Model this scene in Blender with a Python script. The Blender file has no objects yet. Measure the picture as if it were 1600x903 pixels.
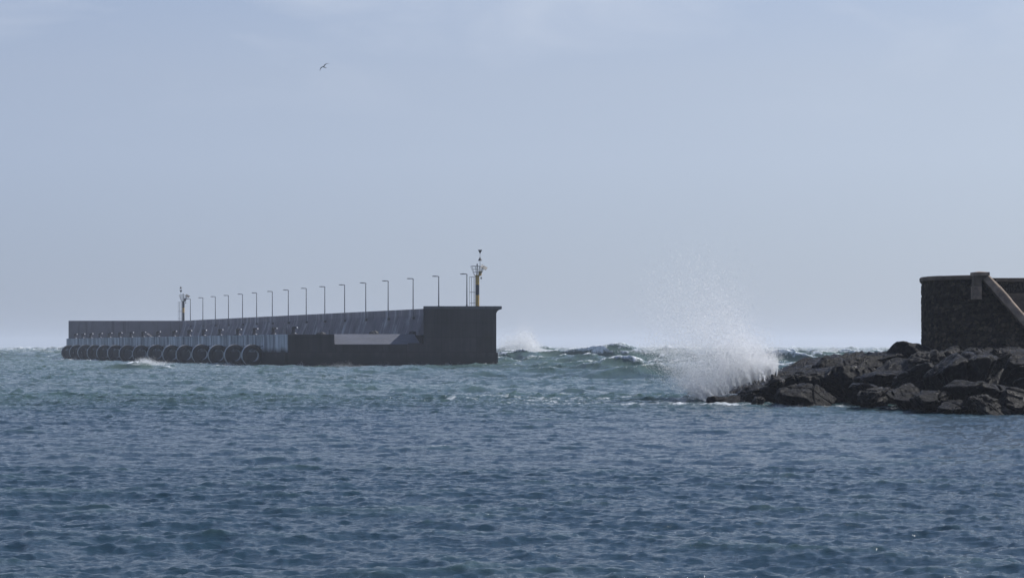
import bpy, bmesh, math, random
import numpy as np
from mathutils import Vector, Matrix, noise as mn

random.seed(11)
R = math.radians
CAMZ = 3.55
FPX = 3200.0            # focal length in pixels of the 1600 px wide photograph
HY = 541.0              # the horizon's row in the photograph
scene = bpy.context.scene
col = scene.collection

# ------------------------------------------------------------------ camera
cam_d = bpy.data.cameras.new('camera')
cam = bpy.data.objects.new('camera', cam_d)
col.objects.link(cam)
cam.location = (0, 0, CAMZ)
cam.rotation_euler = (R(90), 0, 0)
cam_d.sensor_width = 36.0
cam_d.lens = 72.0
cam_d.shift_y = (HY - 451.5) / 1600.0
cam_d.clip_start = 0.5
cam_d.clip_end = 40000
scene.camera = cam

# ------------------------------------------------------------------ sky, sun, exposure
SUN_EL, SUN_AZ = 46.0, 64.0        # azimuth clockwise from the viewing direction (+Y)
world = bpy.data.worlds.new('World')
scene.world = world
world.use_nodes = True
wn, wl = world.node_tree.nodes, world.node_tree.links
wn.clear()
w_out = wn.new('ShaderNodeOutputWorld')
w_bg = wn.new('ShaderNodeBackground')
w_bg.inputs['Strength'].default_value = 0.10
sky = wn.new('ShaderNodeTexSky')
sky.sky_type = 'NISHITA'
sky.sun_disc = False
sky.sun_elevation = R(SUN_EL)
sky.sun_rotation = R(SUN_AZ)
sky.altitude = 0
sky.air_density = 1.0
sky.dust_density = 0.6
sky.ozone_density = 2.6
# thin high cloud: wisps in the sky, by direction
w_tc = wn.new('ShaderNodeTexCoord')
w_map = wn.new('ShaderNodeMapping')
w_map.inputs['Scale'].default_value = (5.0, 5.0, 16.0)
w_map.inputs['Location'].default_value = (1.3, 0.2, 0.4)
w_no = wn.new('ShaderNodeTexNoise')
w_no.inputs['Scale'].default_value = 1.6
w_no.inputs['Detail'].default_value = 7
w_no.inputs['Roughness'].default_value = 0.55
w_no.inputs['Distortion'].default_value = 0.4
w_mr = wn.new('ShaderNodeMapRange')
w_mr.inputs['From Min'].default_value = 0.47
w_mr.inputs['From Max'].default_value = 0.72
w_mr.inputs['To Min'].default_value = 0.0
w_mr.inputs['To Max'].default_value = 0.55
w_sep = wn.new('ShaderNodeSeparateXYZ')
w_up = wn.new('ShaderNodeMapRange')
w_up.inputs['From Min'].default_value = 0.10
w_up.inputs['From Max'].default_value = 0.18
w_mul = wn.new('ShaderNodeMath'); w_mul.operation = 'MULTIPLY'
w_mix = wn.new('ShaderNodeMix'); w_mix.data_type = 'RGBA'
w_mix.inputs['B'].default_value = (6.2, 6.8, 7.9, 1)
w_tint = wn.new('ShaderNodeMix'); w_tint.data_type = 'RGBA'; w_tint.blend_type = 'MULTIPLY'
w_tint.inputs['Factor'].default_value = 1.0
w_tint.inputs['B'].default_value = (0.87, 0.92, 1.13, 1)
wl.new(w_tc.outputs['Generated'], w_map.inputs['Vector'])
wl.new(w_map.outputs['Vector'], w_no.inputs['Vector'])
wl.new(w_no.outputs['Fac'], w_mr.inputs['Value'])
wl.new(w_tc.outputs['Generated'], w_sep.inputs['Vector'])
wl.new(w_sep.outputs['Z'], w_up.inputs['Value'])
wl.new(w_mr.outputs['Result'], w_mul.inputs[0])
wl.new(w_up.outputs['Result'], w_mul.inputs[1])
wl.new(w_mul.outputs['Value'], w_mix.inputs['Factor'])
wl.new(sky.outputs['Color'], w_tint.inputs['A'])
w_el = wn.new('ShaderNodeMapRange')          # pale marine air low in the sky
w_el.inputs['From Min'].default_value = 0.13
w_el.inputs['From Max'].default_value = 0.36
w_el.inputs['To Min'].default_value = 0.86
w_el.inputs['To Max'].default_value = 0.0
w_veil = wn.new('ShaderNodeMix'); w_veil.data_type = 'RGBA'
w_side = wn.new('ShaderNodeMapRange')        # the air is paler towards the sun's side
w_side.inputs['From Min'].default_value = -0.30
w_side.inputs['From Max'].default_value = 0.30
w_vc = wn.new('ShaderNodeMix'); w_vc.data_type = 'RGBA'
w_vc.inputs['A'].default_value = (3.86, 4.55, 5.92, 1)
w_vc.inputs['B'].default_value = (5.20, 5.85, 6.90, 1)
wl.new(w_sep.outputs['X'], w_side.inputs['Value'])
wl.new(w_side.outputs['Result'], w_vc.inputs['Factor'])
w_low = wn.new('ShaderNodeMapRange')
w_low.inputs['From Min'].default_value = 0.0
w_low.inputs['From Max'].default_value = 0.09
w_low.inputs['To Min'].default_value = 0.80
w_low.inputs['To Max'].default_value = 1.0
w_dim = wn.new('ShaderNodeVectorMath'); w_dim.operation = 'SCALE'
wl.new(w_sep.outputs['Z'], w_low.inputs['Value'])
wl.new(w_vc.outputs['Result'], w_dim.inputs[0])
wl.new(w_low.outputs['Result'], w_dim.inputs['Scale'])
wl.new(w_dim.outputs['Vector'], w_veil.inputs['B'])
wl.new(w_sep.outputs['Z'], w_el.inputs['Value'])
wl.new(w_el.outputs['Result'], w_veil.inputs['Factor'])
wl.new(w_tint.outputs['Result'], w_veil.inputs['A'])
wl.new(w_veil.outputs['Result'], w_mix.inputs['A'])
wl.new(w_mix.outputs['Result'], w_bg.inputs['Color'])
wl.new(w_bg.outputs['Background'], w_out.inputs['Surface'])

sun_d = bpy.data.lights.new('sun', 'SUN')
sun_d.energy = 5.0
sun_d.angle = R(0.53)
sun_d.color = (1.0, 0.97, 0.93)
sun = bpy.data.objects.new('sun', sun_d)
col.objects.link(sun)
to_sun = Vector((math.sin(R(SUN_AZ)) * math.cos(R(SUN_EL)), math.cos(R(SUN_AZ)) * math.cos(R(SUN_EL)), math.sin(R(SUN_EL))))
sun.rotation_euler = to_sun.to_track_quat('Z', 'Y').to_euler()
sun.location = (200, 120, 200)

vs = scene.view_settings
vs.view_transform = 'Standard'
vs.look = 'None'
vs.exposure = 0.0
vs.gamma = 1.0
vs.use_curve_mapping = False
scene.render.engine = 'CYCLES'
scene.cycles.max_bounces = 6
scene.cycles.diffuse_bounces = 3
scene.cycles.glossy_bounces = 3
scene.cycles.transmission_bounces = 4
scene.cycles.transparent_max_bounces = 24
scene.cycles.volume_bounces = 1
scene.cycles.caustics_reflective = False
scene.cycles.caustics_refractive = False
scene.cycles.use_denoising = True
scene.cycles.sample_clamp_indirect = 4.0

HAZE_DENSITY = 0.00019

# ------------------------------------------------------------------ helpers
def P(px, py, Y):
    return Vector(((px - 800.0) / FPX * Y, Y, CAMZ - (py - HY) / FPX * Y))

def tag(o, label=None, cat=None, group=None, kind=None):
    if label: o['label'] = label
    if cat: o['category'] = cat
    if group: o['group'] = group
    if kind: o['kind'] = kind
    return o

def empty(name, loc=(0, 0, 0), rz=0.0):
    o = bpy.data.objects.new(name, None)
    o.location = loc
    o.rotation_euler = (0, 0, rz)
    o.empty_display_size = 0.5
    col.objects.link(o)
    return o

class MB:
    """collects faces for ONE mesh object"""
    def __init__(self):
        self.bm = bmesh.new()
    def poly(self, pts, mat=0):
        f = self.bm.faces.new([self.bm.verts.new(p) for p in pts]); f.material_index = mat; return f
    def box(self, c, s, rot=None, bevel=0.0, mat=0):
        r = bmesh.ops.create_cube(self.bm, size=1.0)
        vs_ = r['verts']
        M = Matrix.Translation(Vector(c)) @ (rot.to_4x4() if rot else Matrix.Identity(4)) @ Matrix.Diagonal((s[0], s[1], s[2], 1))
        bmesh.ops.transform(self.bm, matrix=M, verts=vs_)
        fs = {f for v in vs_ for f in v.link_faces}
        for f in fs: f.material_index = mat
        if bevel:
            es = list({e for v in vs_ for e in v.link_edges})
            bmesh.ops.bevel(self.bm, geom=es, offset=bevel, segments=2, affect='EDGES', profile=0.5)
    def tube(self, pts, r, seg=10, cap=True, mat=0):
        pts = [Vector(p) for p in pts]
        n = len(pts)
        rad = r if isinstance(r, (list, tuple)) else [r] * n
        rings = []
        up0 = None
        for i, p in enumerate(pts):
            if i == 0: t = pts[1] - pts[0]
            elif i == n - 1: t = pts[-1] - pts[-2]
            else: t = (pts[i + 1] - pts[i]).normalized() + (pts[i] - pts[i - 1]).normalized()
            t.normalize()
            if up0 is None:
                up0 = Vector((0, 0, 1)) if abs(t.z) < 0.9 else Vector((0, 1, 0))
            a = t.cross(up0).normalized()
            b = a.cross(t).normalized()
            up0 = b
            rings.append([self.bm.verts.new(p + (a * math.cos(k * 2 * math.pi / seg) + b * math.sin(k * 2 * math.pi / seg)) * rad[i]) for k in range(seg)])
        for i in range(n - 1):
            for k in range(seg):
                f = self.bm.faces.new([rings[i][k], rings[i][(k + 1) % seg], rings[i + 1][(k + 1) % seg], rings[i + 1][k]])
                f.material_index = mat
        if cap:
            self.bm.faces.new(rings[0][::-1]).material_index = mat
            self.bm.faces.new(rings[-1]).material_index = mat
    def prism(self, poly, z0, z1, mat=0):
        """vertical prism over a plan polygon; z1 may be a list"""
        z1s = z1 if isinstance(z1, (list, tuple)) else [z1] * len(poly)
        lo = [self.bm.verts.new((p[0], p[1], z0)) for p in poly]
        hi = [self.bm.verts.new((p[0], p[1], z)) for p, z in zip(poly, z1s)]
        n = len(poly)
        for i in range(n):
            self.bm.faces.new([lo[i], lo[(i + 1) % n], hi[(i + 1) % n], hi[i]]).material_index = mat
        self.bm.faces.new(hi).material_index = mat
        self.bm.faces.new(lo[::-1]).material_index = mat
    def loft(self, rings, closed=True, caps=True, mat=0):
        rv = [[self.bm.verts.new(p) for p in r] for r in rings]
        n = len(rings[0])
        for i in range(len(rv) - 1):
            for k in range(n if closed else n - 1):
                self.bm.faces.new([rv[i][k], rv[i][(k + 1) % n], rv[i + 1][(k + 1) % n], rv[i + 1][k]]).material_index = mat
        if caps:
            self.bm.faces.new(rv[0][::-1]).material_index = mat
            self.bm.faces.new(rv[-1]).material_index = mat
    def build(self, name, mats, parent=None, smooth=False, loc=None, fix=True):
        if fix:
            bmesh.ops.recalc_face_normals(self.bm, faces=self.bm.faces)
        me = bpy.data.meshes.new(name)
        self.bm.to_mesh(me); self.bm.free()
        for m in (mats if isinstance(mats, (list, tuple)) else [mats]):
            me.materials.append(m)
        if smooth:
            me.shade_smooth()
            try: me.set_sharp_from_angle(angle=R(35))
            except Exception: pass
        o = bpy.data.objects.new(name, me)
        col.objects.link(o)
        if parent: o.parent = parent
        if loc: o.location = loc
        return o

def kids(o): return [c for c in bpy.data.objects if c.parent == o]

def copy_tree(o, parent=None):
    c = o.copy()
    col.objects.link(c)
    if parent is not None: c.parent = parent
    for ch in kids(o): copy_tree(ch, c)
    return c

# ------------------------------------------------------------------ materials
def mat_new(name):
    m = bpy.data.materials.new(name)
    m.use_nodes = True
    nt = m.node_tree
    return m, nt.nodes, nt.links, nt.nodes['Principled BSDF']

def N(nodes, typ, **kw):
    n = nodes.new(typ)
    for k, v in kw.items():
        if k.startswith('i_'): n.inputs[k[2:].replace('_', ' ')].default_value = v
        else: setattr(n, k, v)
    return n

def ramp(nodes, stops):
    r = nodes.new('ShaderNodeValToRGB')
    el = r.color_ramp.elements
    while len(el) < len(stops): el.new(0.5)
    for e, (p, c) in zip(el, stops):
        e.position = p
        e.color = (c[0], c[1], c[2], 1) if isinstance(c, (tuple, list)) else (c, c, c, 1)
    return r

def simple(name, c, rough=0.6, metal=0.0, noise_scale=None, amt=0.35, spec=0.5, bump=0.0):
    m, n, l, b = mat_new(name)
    b.inputs['Roughness'].default_value = rough
    b.inputs['Metallic'].default_value = metal
    b.inputs['Specular IOR Level'].default_value = spec
    if noise_scale:
        tc = N(n, 'ShaderNodeNewGeometry')
        no = N(n, 'ShaderNodeTexNoise', i_Scale=noise_scale, i_Detail=5.0, i_Roughness=0.6)
        l.new(tc.outputs['Position'], no.inputs['Vector'])
        lo = [x * (1 - amt) for x in c]; hi = [min(1, x * (1 + amt)) for x in c]
        rp = ramp(n, [(0.3, lo), (0.7, hi)])
        l.new(no.outputs['Fac'], rp.inputs['Fac'])
        l.new(rp.outputs['Color'], b.inputs['Base Color'])
        if bump:
            bp = N(n, 'ShaderNodeBump', i_Strength=bump, i_Distance=0.05)
            l.new(no.outputs['Fac'], bp.inputs['Height'])
            l.new(bp.outputs['Normal'], b.inputs['Normal'])
    else:
        b.inputs['Base Color'].default_value = (*c, 1)
    return m

def concrete(name, base, dark, light, streak=0.5, ribs=False, streak_scale=0.9, panel=12.0, rot=0.0, lean=0.0, zbands=None, thr=(0.45, 0.7), joints=None):
    """cast concrete: blotches, vertical run-off streaks, pour joints. rot turns the pattern to run along the face"""
    m, n, l, b = mat_new(name)
    b.inputs['Roughness'].default_value = 0.85
    b.inputs['Specular IOR Level'].default_value = 0.25
    g = N(n, 'ShaderNodeNewGeometry')
    mp = N(n, 'ShaderNodeMapping')
    mp.inputs['Rotation'].default_value = (0, 0, rot)
    l.new(g.outputs['Position'], mp.inputs['Vector'])
    # blotches
    no = N(n, 'ShaderNodeTexNoise', i_Scale=0.35, i_Detail=8.0, i_Roughness=0.62)
    l.new(mp.outputs['Vector'], no.inputs['Vector'])
    r1 = ramp(n, [(0.33, dark), (0.68, base)])
    l.new(no.outputs['Fac'], r1.inputs['Fac'])
    # streaks run down: stretch the noise along z
    sep = N(n, 'ShaderNodeSeparateXYZ'); l.new(mp.outputs['Vector'], sep.inputs['Vector'])
    leanm = N(n, 'ShaderNodeMath', operation='MULTIPLY_ADD'); leanm.inputs[1].default_value = lean
    l.new(sep.outputs['Z'], leanm.inputs[0]); l.new(sep.outputs['Y'], leanm.inputs[2])
    cmb = N(n, 'ShaderNodeCombineXYZ')
    l.new(leanm.outputs['Value'], cmb.inputs['Y'])
    zs = N(n, 'ShaderNodeMath', operation='MULTIPLY'); zs.inputs[1].default_value = 0.06
    l.new(sep.outputs['Z'], zs.inputs[0]); l.new(zs.outputs['Value'], cmb.inputs['Z'])
    xs = N(n, 'ShaderNodeMath', operation='MULTIPLY'); xs.inputs[1].default_value = 0.9
    l.new(sep.outputs['X'], xs.inputs[0]); l.new(xs.outputs['Value'], cmb.inputs['X'])
    ns = N(n, 'ShaderNodeTexNoise', i_Scale=streak_scale, i_Detail=6.0, i_Roughness=0.7)
    l.new(cmb.outputs['Vector'], ns.inputs['Vector'])
    r2 = ramp(n, [(thr[0], 0.0), (thr[1], 1.0)])
    l.new(ns.outputs['Fac'], r2.inputs['Fac'])
    mx = N(n, 'ShaderNodeMix', data_type='RGBA')
    sm = N(n, 'ShaderNodeMath', operation='MULTIPLY'); sm.inputs[1].default_value = streak
    l.new(r2.outputs['Color'], sm.inputs[0])
    l.new(sm.outputs['Value'], mx.inputs['Factor'])
    l.new(r1.outputs['Color'], mx.inputs['A'])
    mx.inputs['B'].default_value = (*light, 1)
    # dark streaks
    ns2 = N(n, 'ShaderNodeTexNoise', i_Scale=streak_scale * 1.7, i_Detail=4.0, i_Roughness=0.6)
    ofs = N(n, 'ShaderNodeVectorMath', operation='ADD'); ofs.inputs[1].default_value = (31, 17, 5)
    l.new(cmb.outputs['Vector'], ofs.inputs[0]); l.new(ofs.outputs['Vector'], ns2.inputs['Vector'])
    r3 = ramp(n, [(0.55, 0.0), (0.68, 0.75)])
    l.new(ns2.outputs['Fac'], r3.inputs['Fac'])
    mx2 = N(n, 'ShaderNodeMix', data_type='RGBA')
    l.new(r3.outputs['Color'], mx2.inputs['Factor'])
    l.new(mx.outputs['Result'], mx2.inputs['A'])
    mx2.inputs['B'].default_value = (dark[0] * 0.55, dark[1] * 0.55, dark[2] * 0.58, 1)
    last = mx2.outputs['Result']
    if zbands:      # wet / weed-dark zone near the water with a wavy edge
        zz, soft, wc = zbands
        nz = N(n, 'ShaderNodeTexNoise', i_Scale=0.8, i_Detail=4.0)
        l.new(cmb.outputs['Vector'], nz.inputs['Vector'])
        ad = N(n, 'ShaderNodeMath', operation='MULTIPLY_ADD'); ad.inputs[1].default_value = 1.6
        l.new(nz.outputs['Fac'], ad.inputs[0]); l.new(sep.outputs['Z'], ad.inputs[2])
        rr = N(n, 'ShaderNodeMapRange'); rr.inputs['From Min'].default_value = zz + 0.8 - soft; rr.inputs['From Max'].default_value = zz + 0.8 + soft
        rr.inputs['To Min'].default_value = 1.0; rr.inputs['To Max'].default_value = 0.0
        l.new(ad.outputs['Value'], rr.inputs['Value'])
        mz = N(n, 'ShaderNodeMix', data_type='RGBA'); mz.inputs['B'].default_value = (*wc, 1)
        l.new(rr.outputs['Result'], mz.inputs['Factor']); l.new(last, mz.inputs['A'])
        last = mz.outputs['Result']
    if joints:      # board and pour joints: a grid of thin dark lines, with slightly different lifts
        jc = N(n, 'ShaderNodeCombineXYZ'); l.new(sep.outputs['Y'], jc.inputs['X']); l.new(sep.outputs['Z'], jc.inputs['Y'])
        bk = N(n, 'ShaderNodeTexBrick', offset=0.0, i_Scale=1.0); bk.inputs['Brick Width'].default_value = joints[0]; bk.inputs['Row Height'].default_value = joints[1]
        bk.inputs['Mortar Size'].default_value = 0.05; bk.inputs['Mortar Smooth'].default_value = 0.3
        bk.inputs['Color1'].default_value = (.78, .78, .78, 1); bk.inputs['Color2'].default_value = (1.25, 1.22, 1.2, 1); bk.inputs['Mortar'].default_value = (.3, .3, .3, 1)
        l.new(jc.outputs['Vector'], bk.inputs['Vector'])
        mj = N(n, 'ShaderNodeMix', data_type='RGBA', blend_type='MULTIPLY'); mj.inputs['Factor'].default_value = 1.0
        l.new(last, mj.inputs['A']); l.new(bk.outputs['Color'], mj.inputs['B'])
        last = mj.outputs['Result']
    l.new(last, b.inputs['Base Color'])
    bp = N(n, 'ShaderNodeBump', i_Strength=0.35, i_Distance=0.06)
    l.new(ns.outputs['Fac'], bp.inputs['Height'])
    l.new(bp.outputs['Normal'], b.inputs['Normal'])
    return m

M = {}
THETA = math.atan(1317.0 / FPX)       # the breakwater's direction, left of +Y
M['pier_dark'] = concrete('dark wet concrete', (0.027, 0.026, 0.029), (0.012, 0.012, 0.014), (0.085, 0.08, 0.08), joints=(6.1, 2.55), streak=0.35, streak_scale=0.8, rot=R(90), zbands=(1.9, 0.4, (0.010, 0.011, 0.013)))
M['pier_cap'] = concrete('weathered cap concrete', (0.085, 0.09, 0.10), (0.06, 0.065, 0.07), (0.14, 0.14, 0.15), streak=0.3, streak_scale=1.2, rot=R(90))
M['sea_wall'] = concrete('ribbed sea wall concrete', (0.22, 0.21, 0.235), (0.14, 0.14, 0.155), (0.60, 0.63, 0.67), streak=0.75, streak_scale=0.42, rot=-THETA, lean=0.0, thr=(0.52, 0.70))
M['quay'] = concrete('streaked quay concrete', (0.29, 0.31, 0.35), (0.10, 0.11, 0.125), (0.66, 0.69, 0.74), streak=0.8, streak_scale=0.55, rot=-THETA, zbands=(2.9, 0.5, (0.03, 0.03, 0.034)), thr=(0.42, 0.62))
M['arm_wall'] = concrete('far arm concrete', (0.165, 0.158, 0.178), (0.125, 0.12, 0.135), (0.18, 0.18, 0.19), streak=0.3, streak_scale=0.5, rot=R(90))
M['deck'] = concrete('deck concrete', (0.13, 0.13, 0.14), (0.09, 0.09, 0.10), (0.19, 0.19, 0.20), streak=0.5, streak_scale=1.5)
M['rubber'] = simple('black fender rubber', (0.012, 0.013, 0.016), 0.75, noise_scale=2.0, amt=0.4)
M['tread'] = simple('salt bleached fender side', (0.30, 0.32, 0.345), 0.75, noise_scale=1.2, amt=0.55)
M['steel'] = simple('galvanised steel', (0.16, 0.17, 0.19), 0.5, metal=0.3, noise_scale=3.0, amt=0.2)
M['dark_metal'] = simple('dark painted metal', (0.018, 0.02, 0.024), 0.45, noise_scale=4.0, amt=0.3)
M['bollard'] = simple('worn cast iron', (0.010, 0.010, 0.012), 0.33, noise_scale=4.0, amt=0.3, spec=0.45)
M['worn'] = simple('bright worn metal glint', (0.62, 0.62, 0.62), 0.35, metal=0.3)  # worn metal, coloured bright to paint the sun glints on the bollards
M['yellow'] = simple('weathered yellow paint', (0.36, 0.23, 0.045), 0.55, noise_scale=3.0, amt=0.18)
M['black'] = simple('black paint', (0.016, 0.018, 0.024), 0.5, noise_scale=3.0, amt=0.2)
M['lamp_pole'] = simple('grey painted lamp pole', (0.11, 0.12, 0.14), 0.5, noise_scale=3.0, amt=0.15)
M['lamp_head'] = simple('dark lamp housing', (0.04, 0.042, 0.05), 0.45)
M['panel'] = simple('solar panel back', (0.045, 0.042, 0.033), 0.4, noise_scale=3.0, amt=0.2)
M['chain'] = simple('rusty chain', (0.045, 0.035, 0.03), 0.8, noise_scale=3.0, amt=0.4)
M['tarp'] = simple('dark tarpaulin', (0.010, 0.011, 0.014), 0.7, noise_scale=2.0, amt=0.4)
M['gull_dark'] = simple('grey gull feathers', (0.26, 0.27, 0.29), 0.8, noise_scale=9.0, amt=0.3)
M['gull_tip'] = simple('dark wing tip feathers', (0.04, 0.04, 0.045), 0.8)
M['beak'] = simple('ochre beak', (0.4, 0.25, 0.06), 0.5)

# rubble masonry of the fort
def masonry(name, c_lo, c_hi, mortar, scale=3.5, bump=1.0, sq=(1, 1, 1.25)):
    m, n, l, b = mat_new(name)
    b.inputs['Roughness'].default_value = 0.9
    b.inputs['Specular IOR Level'].default_value = 0.2
    g = N(n, 'ShaderNodeNewGeometry')
    mp = N(n, 'ShaderNodeMapping'); mp.inputs['Scale'].default_value = sq
    l.new(g.outputs['Position'], mp.inputs['Vector'])
    dn = N(n, 'ShaderNodeTexNoise', i_Scale=3.0, i_Detail=3.0)
    l.new(mp.outputs['Vector'], dn.inputs['Vector'])
    ad = N(n, 'ShaderNodeVectorMath', operation='MULTIPLY_ADD')
    ad.inputs[1].default_value = (0.14, 0.14, 0.14)
    l.new(dn.outputs['Color'], ad.inputs[0]); l.new(mp.outputs['Vector'], ad.inputs[2])
    v = N(n, 'ShaderNodeTexVoronoi', i_Scale=scale)
    v2 = N(n, 'ShaderNodeTexVoronoi', feature='DISTANCE_TO_EDGE', i_Scale=scale)
    l.new(ad.outputs['Vector'], v.inputs['Vector']); l.new(ad.outputs['Vector'], v2.inputs['Vector'])
    sp = N(n, 'ShaderNodeSeparateColor'); l.new(v.outputs['Color'], sp.inputs['Color'])
    r1 = ramp(n, [(0.0, c_lo), (0.75, c_hi), (1.0, [x * 1.7 for x in c_hi])])
    l.new(sp.outputs[0], r1.inputs['Fac'])
    r2 = ramp(n, [(0.0, 0.0), (0.09, 1.0)])
    l.new(v2.outputs['Distance'], r2.inputs['Fac'])
    mx = N(n, 'ShaderNodeMix', data_type='RGBA'); mx.inputs['A'].default_value = (*mortar, 1)
    l.new(r2.outputs['Color'], mx.inputs['Factor']); l.new(r1.outputs['Color'], mx.inputs['B'])
    bl = N(n, 'ShaderNodeTexNoise', i_Scale=0.5, i_Detail=7.0, i_Roughness=0.65)
    l.new(g.outputs['Position'], bl.inputs['Vector'])
    r3 = ramp(n, [(0.3, 0.45), (0.7, 1.25)]); l.new(bl.outputs['Fac'], r3.inputs['Fac'])
    mu = N(n, 'ShaderNodeMix', data_type='RGBA', blend_type='MULTIPLY'); mu.inputs['Factor'].default_value = 1
    l.new(mx.outputs['Result'], mu.inputs['A']); l.new(r3.outputs['Color'], mu.inputs['B'])
    l.new(mu.outputs['Result'], b.inputs['Base Color'])
    fn = N(n, 'ShaderNodeTexNoise', i_Scale=9.0, i_Detail=6.0, i_Roughness=0.7)
    l.new(g.outputs['Position'], fn.inputs['Vector'])
    hs = N(n, 'ShaderNodeMath', operation='MULTIPLY_ADD'); hs.inputs[1].default_value = 0.5
    l.new(fn.outputs['Fac'], hs.inputs[0]); l.new(r2.outputs['Color'], hs.inputs[2])
    bp = N(n, 'ShaderNodeBump', i_Strength=bump, i_Distance=0.07)
    l.new(hs.outputs['Value'], bp.inputs['Height']); l.new(bp.outputs['Normal'], b.inputs['Normal'])
    return m
M['rubble'] = masonry('dark rubble masonry', (0.014, 0.012, 0.009), (0.060, 0.047, 0.032), (0.018, 0.0155, 0.012))
M['ashlar'] = simple('worn sandstone coping', (0.22, 0.165, 0.12), 0.85, noise_scale=1.7, amt=0.55, bump=0.4)
M['ashlar_dark'] = simple('brown sandstone block', (0.125, 0.095, 0.066), 0.9, noise_scale=1.5, amt=0.4, bump=0.4)

def rock_mat(name, lo, mid, hi):
    m, n, l, b = mat_new(name)
    g = N(n, 'ShaderNodeNewGeometry')
    no = N(n, 'ShaderNodeTexNoise', i_Scale=0.9, i_Detail=9.0, i_Roughness=0.68)
    l.new(g.outputs['Position'], no.inputs['Vector'])
    r1 = ramp(n, [(0.32, lo), (0.55, mid), (0.74, hi)])
    l.new(no.outputs['Fac'], r1.inputs['Fac'])
    l.new(r1.outputs['Color'], b.inputs['Base Color'])
    rr = ramp(n, [(0.35, 0.22), (0.62, 0.6)])
    n2 = N(n, 'ShaderNodeTexNoise', i_Scale=3.0, i_Detail=5.0)
    l.new(g.outputs['Position'], n2.inputs['Vector'])
    l.new(n2.outputs['Fac'], rr.inputs['Fac']); l.new(rr.outputs['Color'], b.inputs['Roughness'])
    b.inputs['Specular IOR Level'].default_value = 0.13
    n3 = N(n, 'ShaderNodeTexNoise', i_Scale=5.0, i_Detail=9.0, i_Roughness=0.75)
    l.new(g.outputs['Position'], n3.inputs['Vector'])
    bp = N(n, 'ShaderNodeBump', i_Strength=1.0, i_Distance=0.2)
    l.new(n3.outputs['Fac'], bp.inputs['Height']); l.new(bp.outputs['Normal'], b.inputs['Normal'])
    return m
M['rock'] = rock_mat('wet black rock', (0.0015, 0.0015, 0.0018), (0.003, 0.003, 0.0034), (0.008, 0.0075, 0.007))
M['rock_lit'] = rock_mat('craggy rock with painted sunlit spots', (0.003, 0.003, 0.003), (0.018, 0.0165, 0.0145), (0.20, 0.19, 0.165))  # pale noise patches paint the sunlit highlights on the crags

# white foam droplets of the spray
m, n, l, b = mat_new('white spray')
b.inputs['Base Color'].default_value = (0.93, 0.94, 0.95, 1)
b.inputs['Roughness'].default_value = 0.6
tr = N(n, 'ShaderNodeBsdfTranslucent'); tr.inputs['Color'].default_value = (0.96, 0.97, 0.98, 1)
ms = N(n, 'ShaderNodeMixShader'); ms.inputs[0].default_value = 0.6
l.new(b.outputs[0], ms.inputs[1]); l.new(tr.outputs[0], ms.inputs[2])
tp = N(n, 'ShaderNodeBsdfTransparent'); ms2 = N(n, 'ShaderNodeMixShader'); ms2.inputs[0].default_value = 0.35   # water drops let light on through the cloud
l.new(ms.outputs[0], ms2.inputs[1]); l.new(tp.outputs[0], ms2.inputs[2]); l.new(ms2.outputs[0], n['Material Output'].inputs['Surface'])
M['spray'] = m

# sea water
m, n, l, b = mat_new('sea water')
g = N(n, 'ShaderNodeNewGeometry')
at = N(n, 'ShaderNodeAttribute', attribute_name='foam')
tu = N(n, 'ShaderNodeAttribute', attribute_name='turbid_backlight')  # sediment tint plus painted light through the crests
wc = N(n, 'ShaderNodeMix', data_type='RGBA')
wc.inputs['A'].default_value = (0.017, 0.041, 0.058, 1)
wc.inputs['B'].default_value = (0.068, 0.116, 0.102, 1)
l.new(tu.outputs['Fac'], wc.inputs['Factor'])
silt = N(n, 'ShaderNodeTexNoise', i_Scale=0.03, i_Detail=3.0)
l.new(g.outputs['Position'], silt.inputs['Vector'])
sr = ramp(n, [(0.42, 0.0), (0.65, 1.0)]); l.new(silt.outputs['Fac'], sr.inputs['Fac'])
sm_ = N(n, 'ShaderNodeMath', operation='MULTIPLY'); l.new(sr.outputs['Color'], sm_.inputs[0]); l.new(tu.outputs['Fac'], sm_.inputs[1])
sm2 = N(n, 'ShaderNodeMath', operation='MULTIPLY'); sm2.inputs[1].default_value = 0.4; l.new(sm_.outputs[0], sm2.inputs[0])
wc2 = N(n, 'ShaderNodeMix', data_type='RGBA'); wc2.inputs['B'].default_value = (0.060, 0.076, 0.052, 1)
l.new(sm2.outputs[0], wc2.inputs['Factor']); l.new(wc.outputs['Result'], wc2.inputs['A'])
fmp = N(n, 'ShaderNodeMapping'); fmp.inputs['Scale'].default_value = (1.0, 0.55, 1.0)
l.new(g.outputs['Position'], fmp.inputs['Vector'])
fn = N(n, 'ShaderNodeTexNoise', i_Scale=1.6, i_Detail=9.0, i_Roughness=0.72, i_Distortion=0.6)
l.new(fmp.outputs['Vector'], fn.inputs['Vector'])
fs = N(n, 'ShaderNodeMath', operation='SUBTRACT'); fs.inputs[1].default_value = 0.5
l.new(fn.outputs['Fac'], fs.inputs[0])
fa = N(n, 'ShaderNodeMath', operation='MULTIPLY_ADD'); fa.inputs[1].default_value = 2.6
l.new(fs.outputs[0], fa.inputs[0]); l.new(at.outputs['Fac'], fa.inputs[2])
fr = N(n, 'ShaderNodeMapRange'); fr.inputs['From Min'].default_value = 0.48; fr.inputs['From Max'].default_value = 1.15
l.new(fa.outputs[0], fr.inputs['Value'])
gate = N(n, 'ShaderNodeMapRange'); gate.inputs['From Min'].default_value = 0.02; gate.inputs['From Max'].default_value = 0.12
l.new(at.outputs['Fac'], gate.inputs['Value'])
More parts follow.
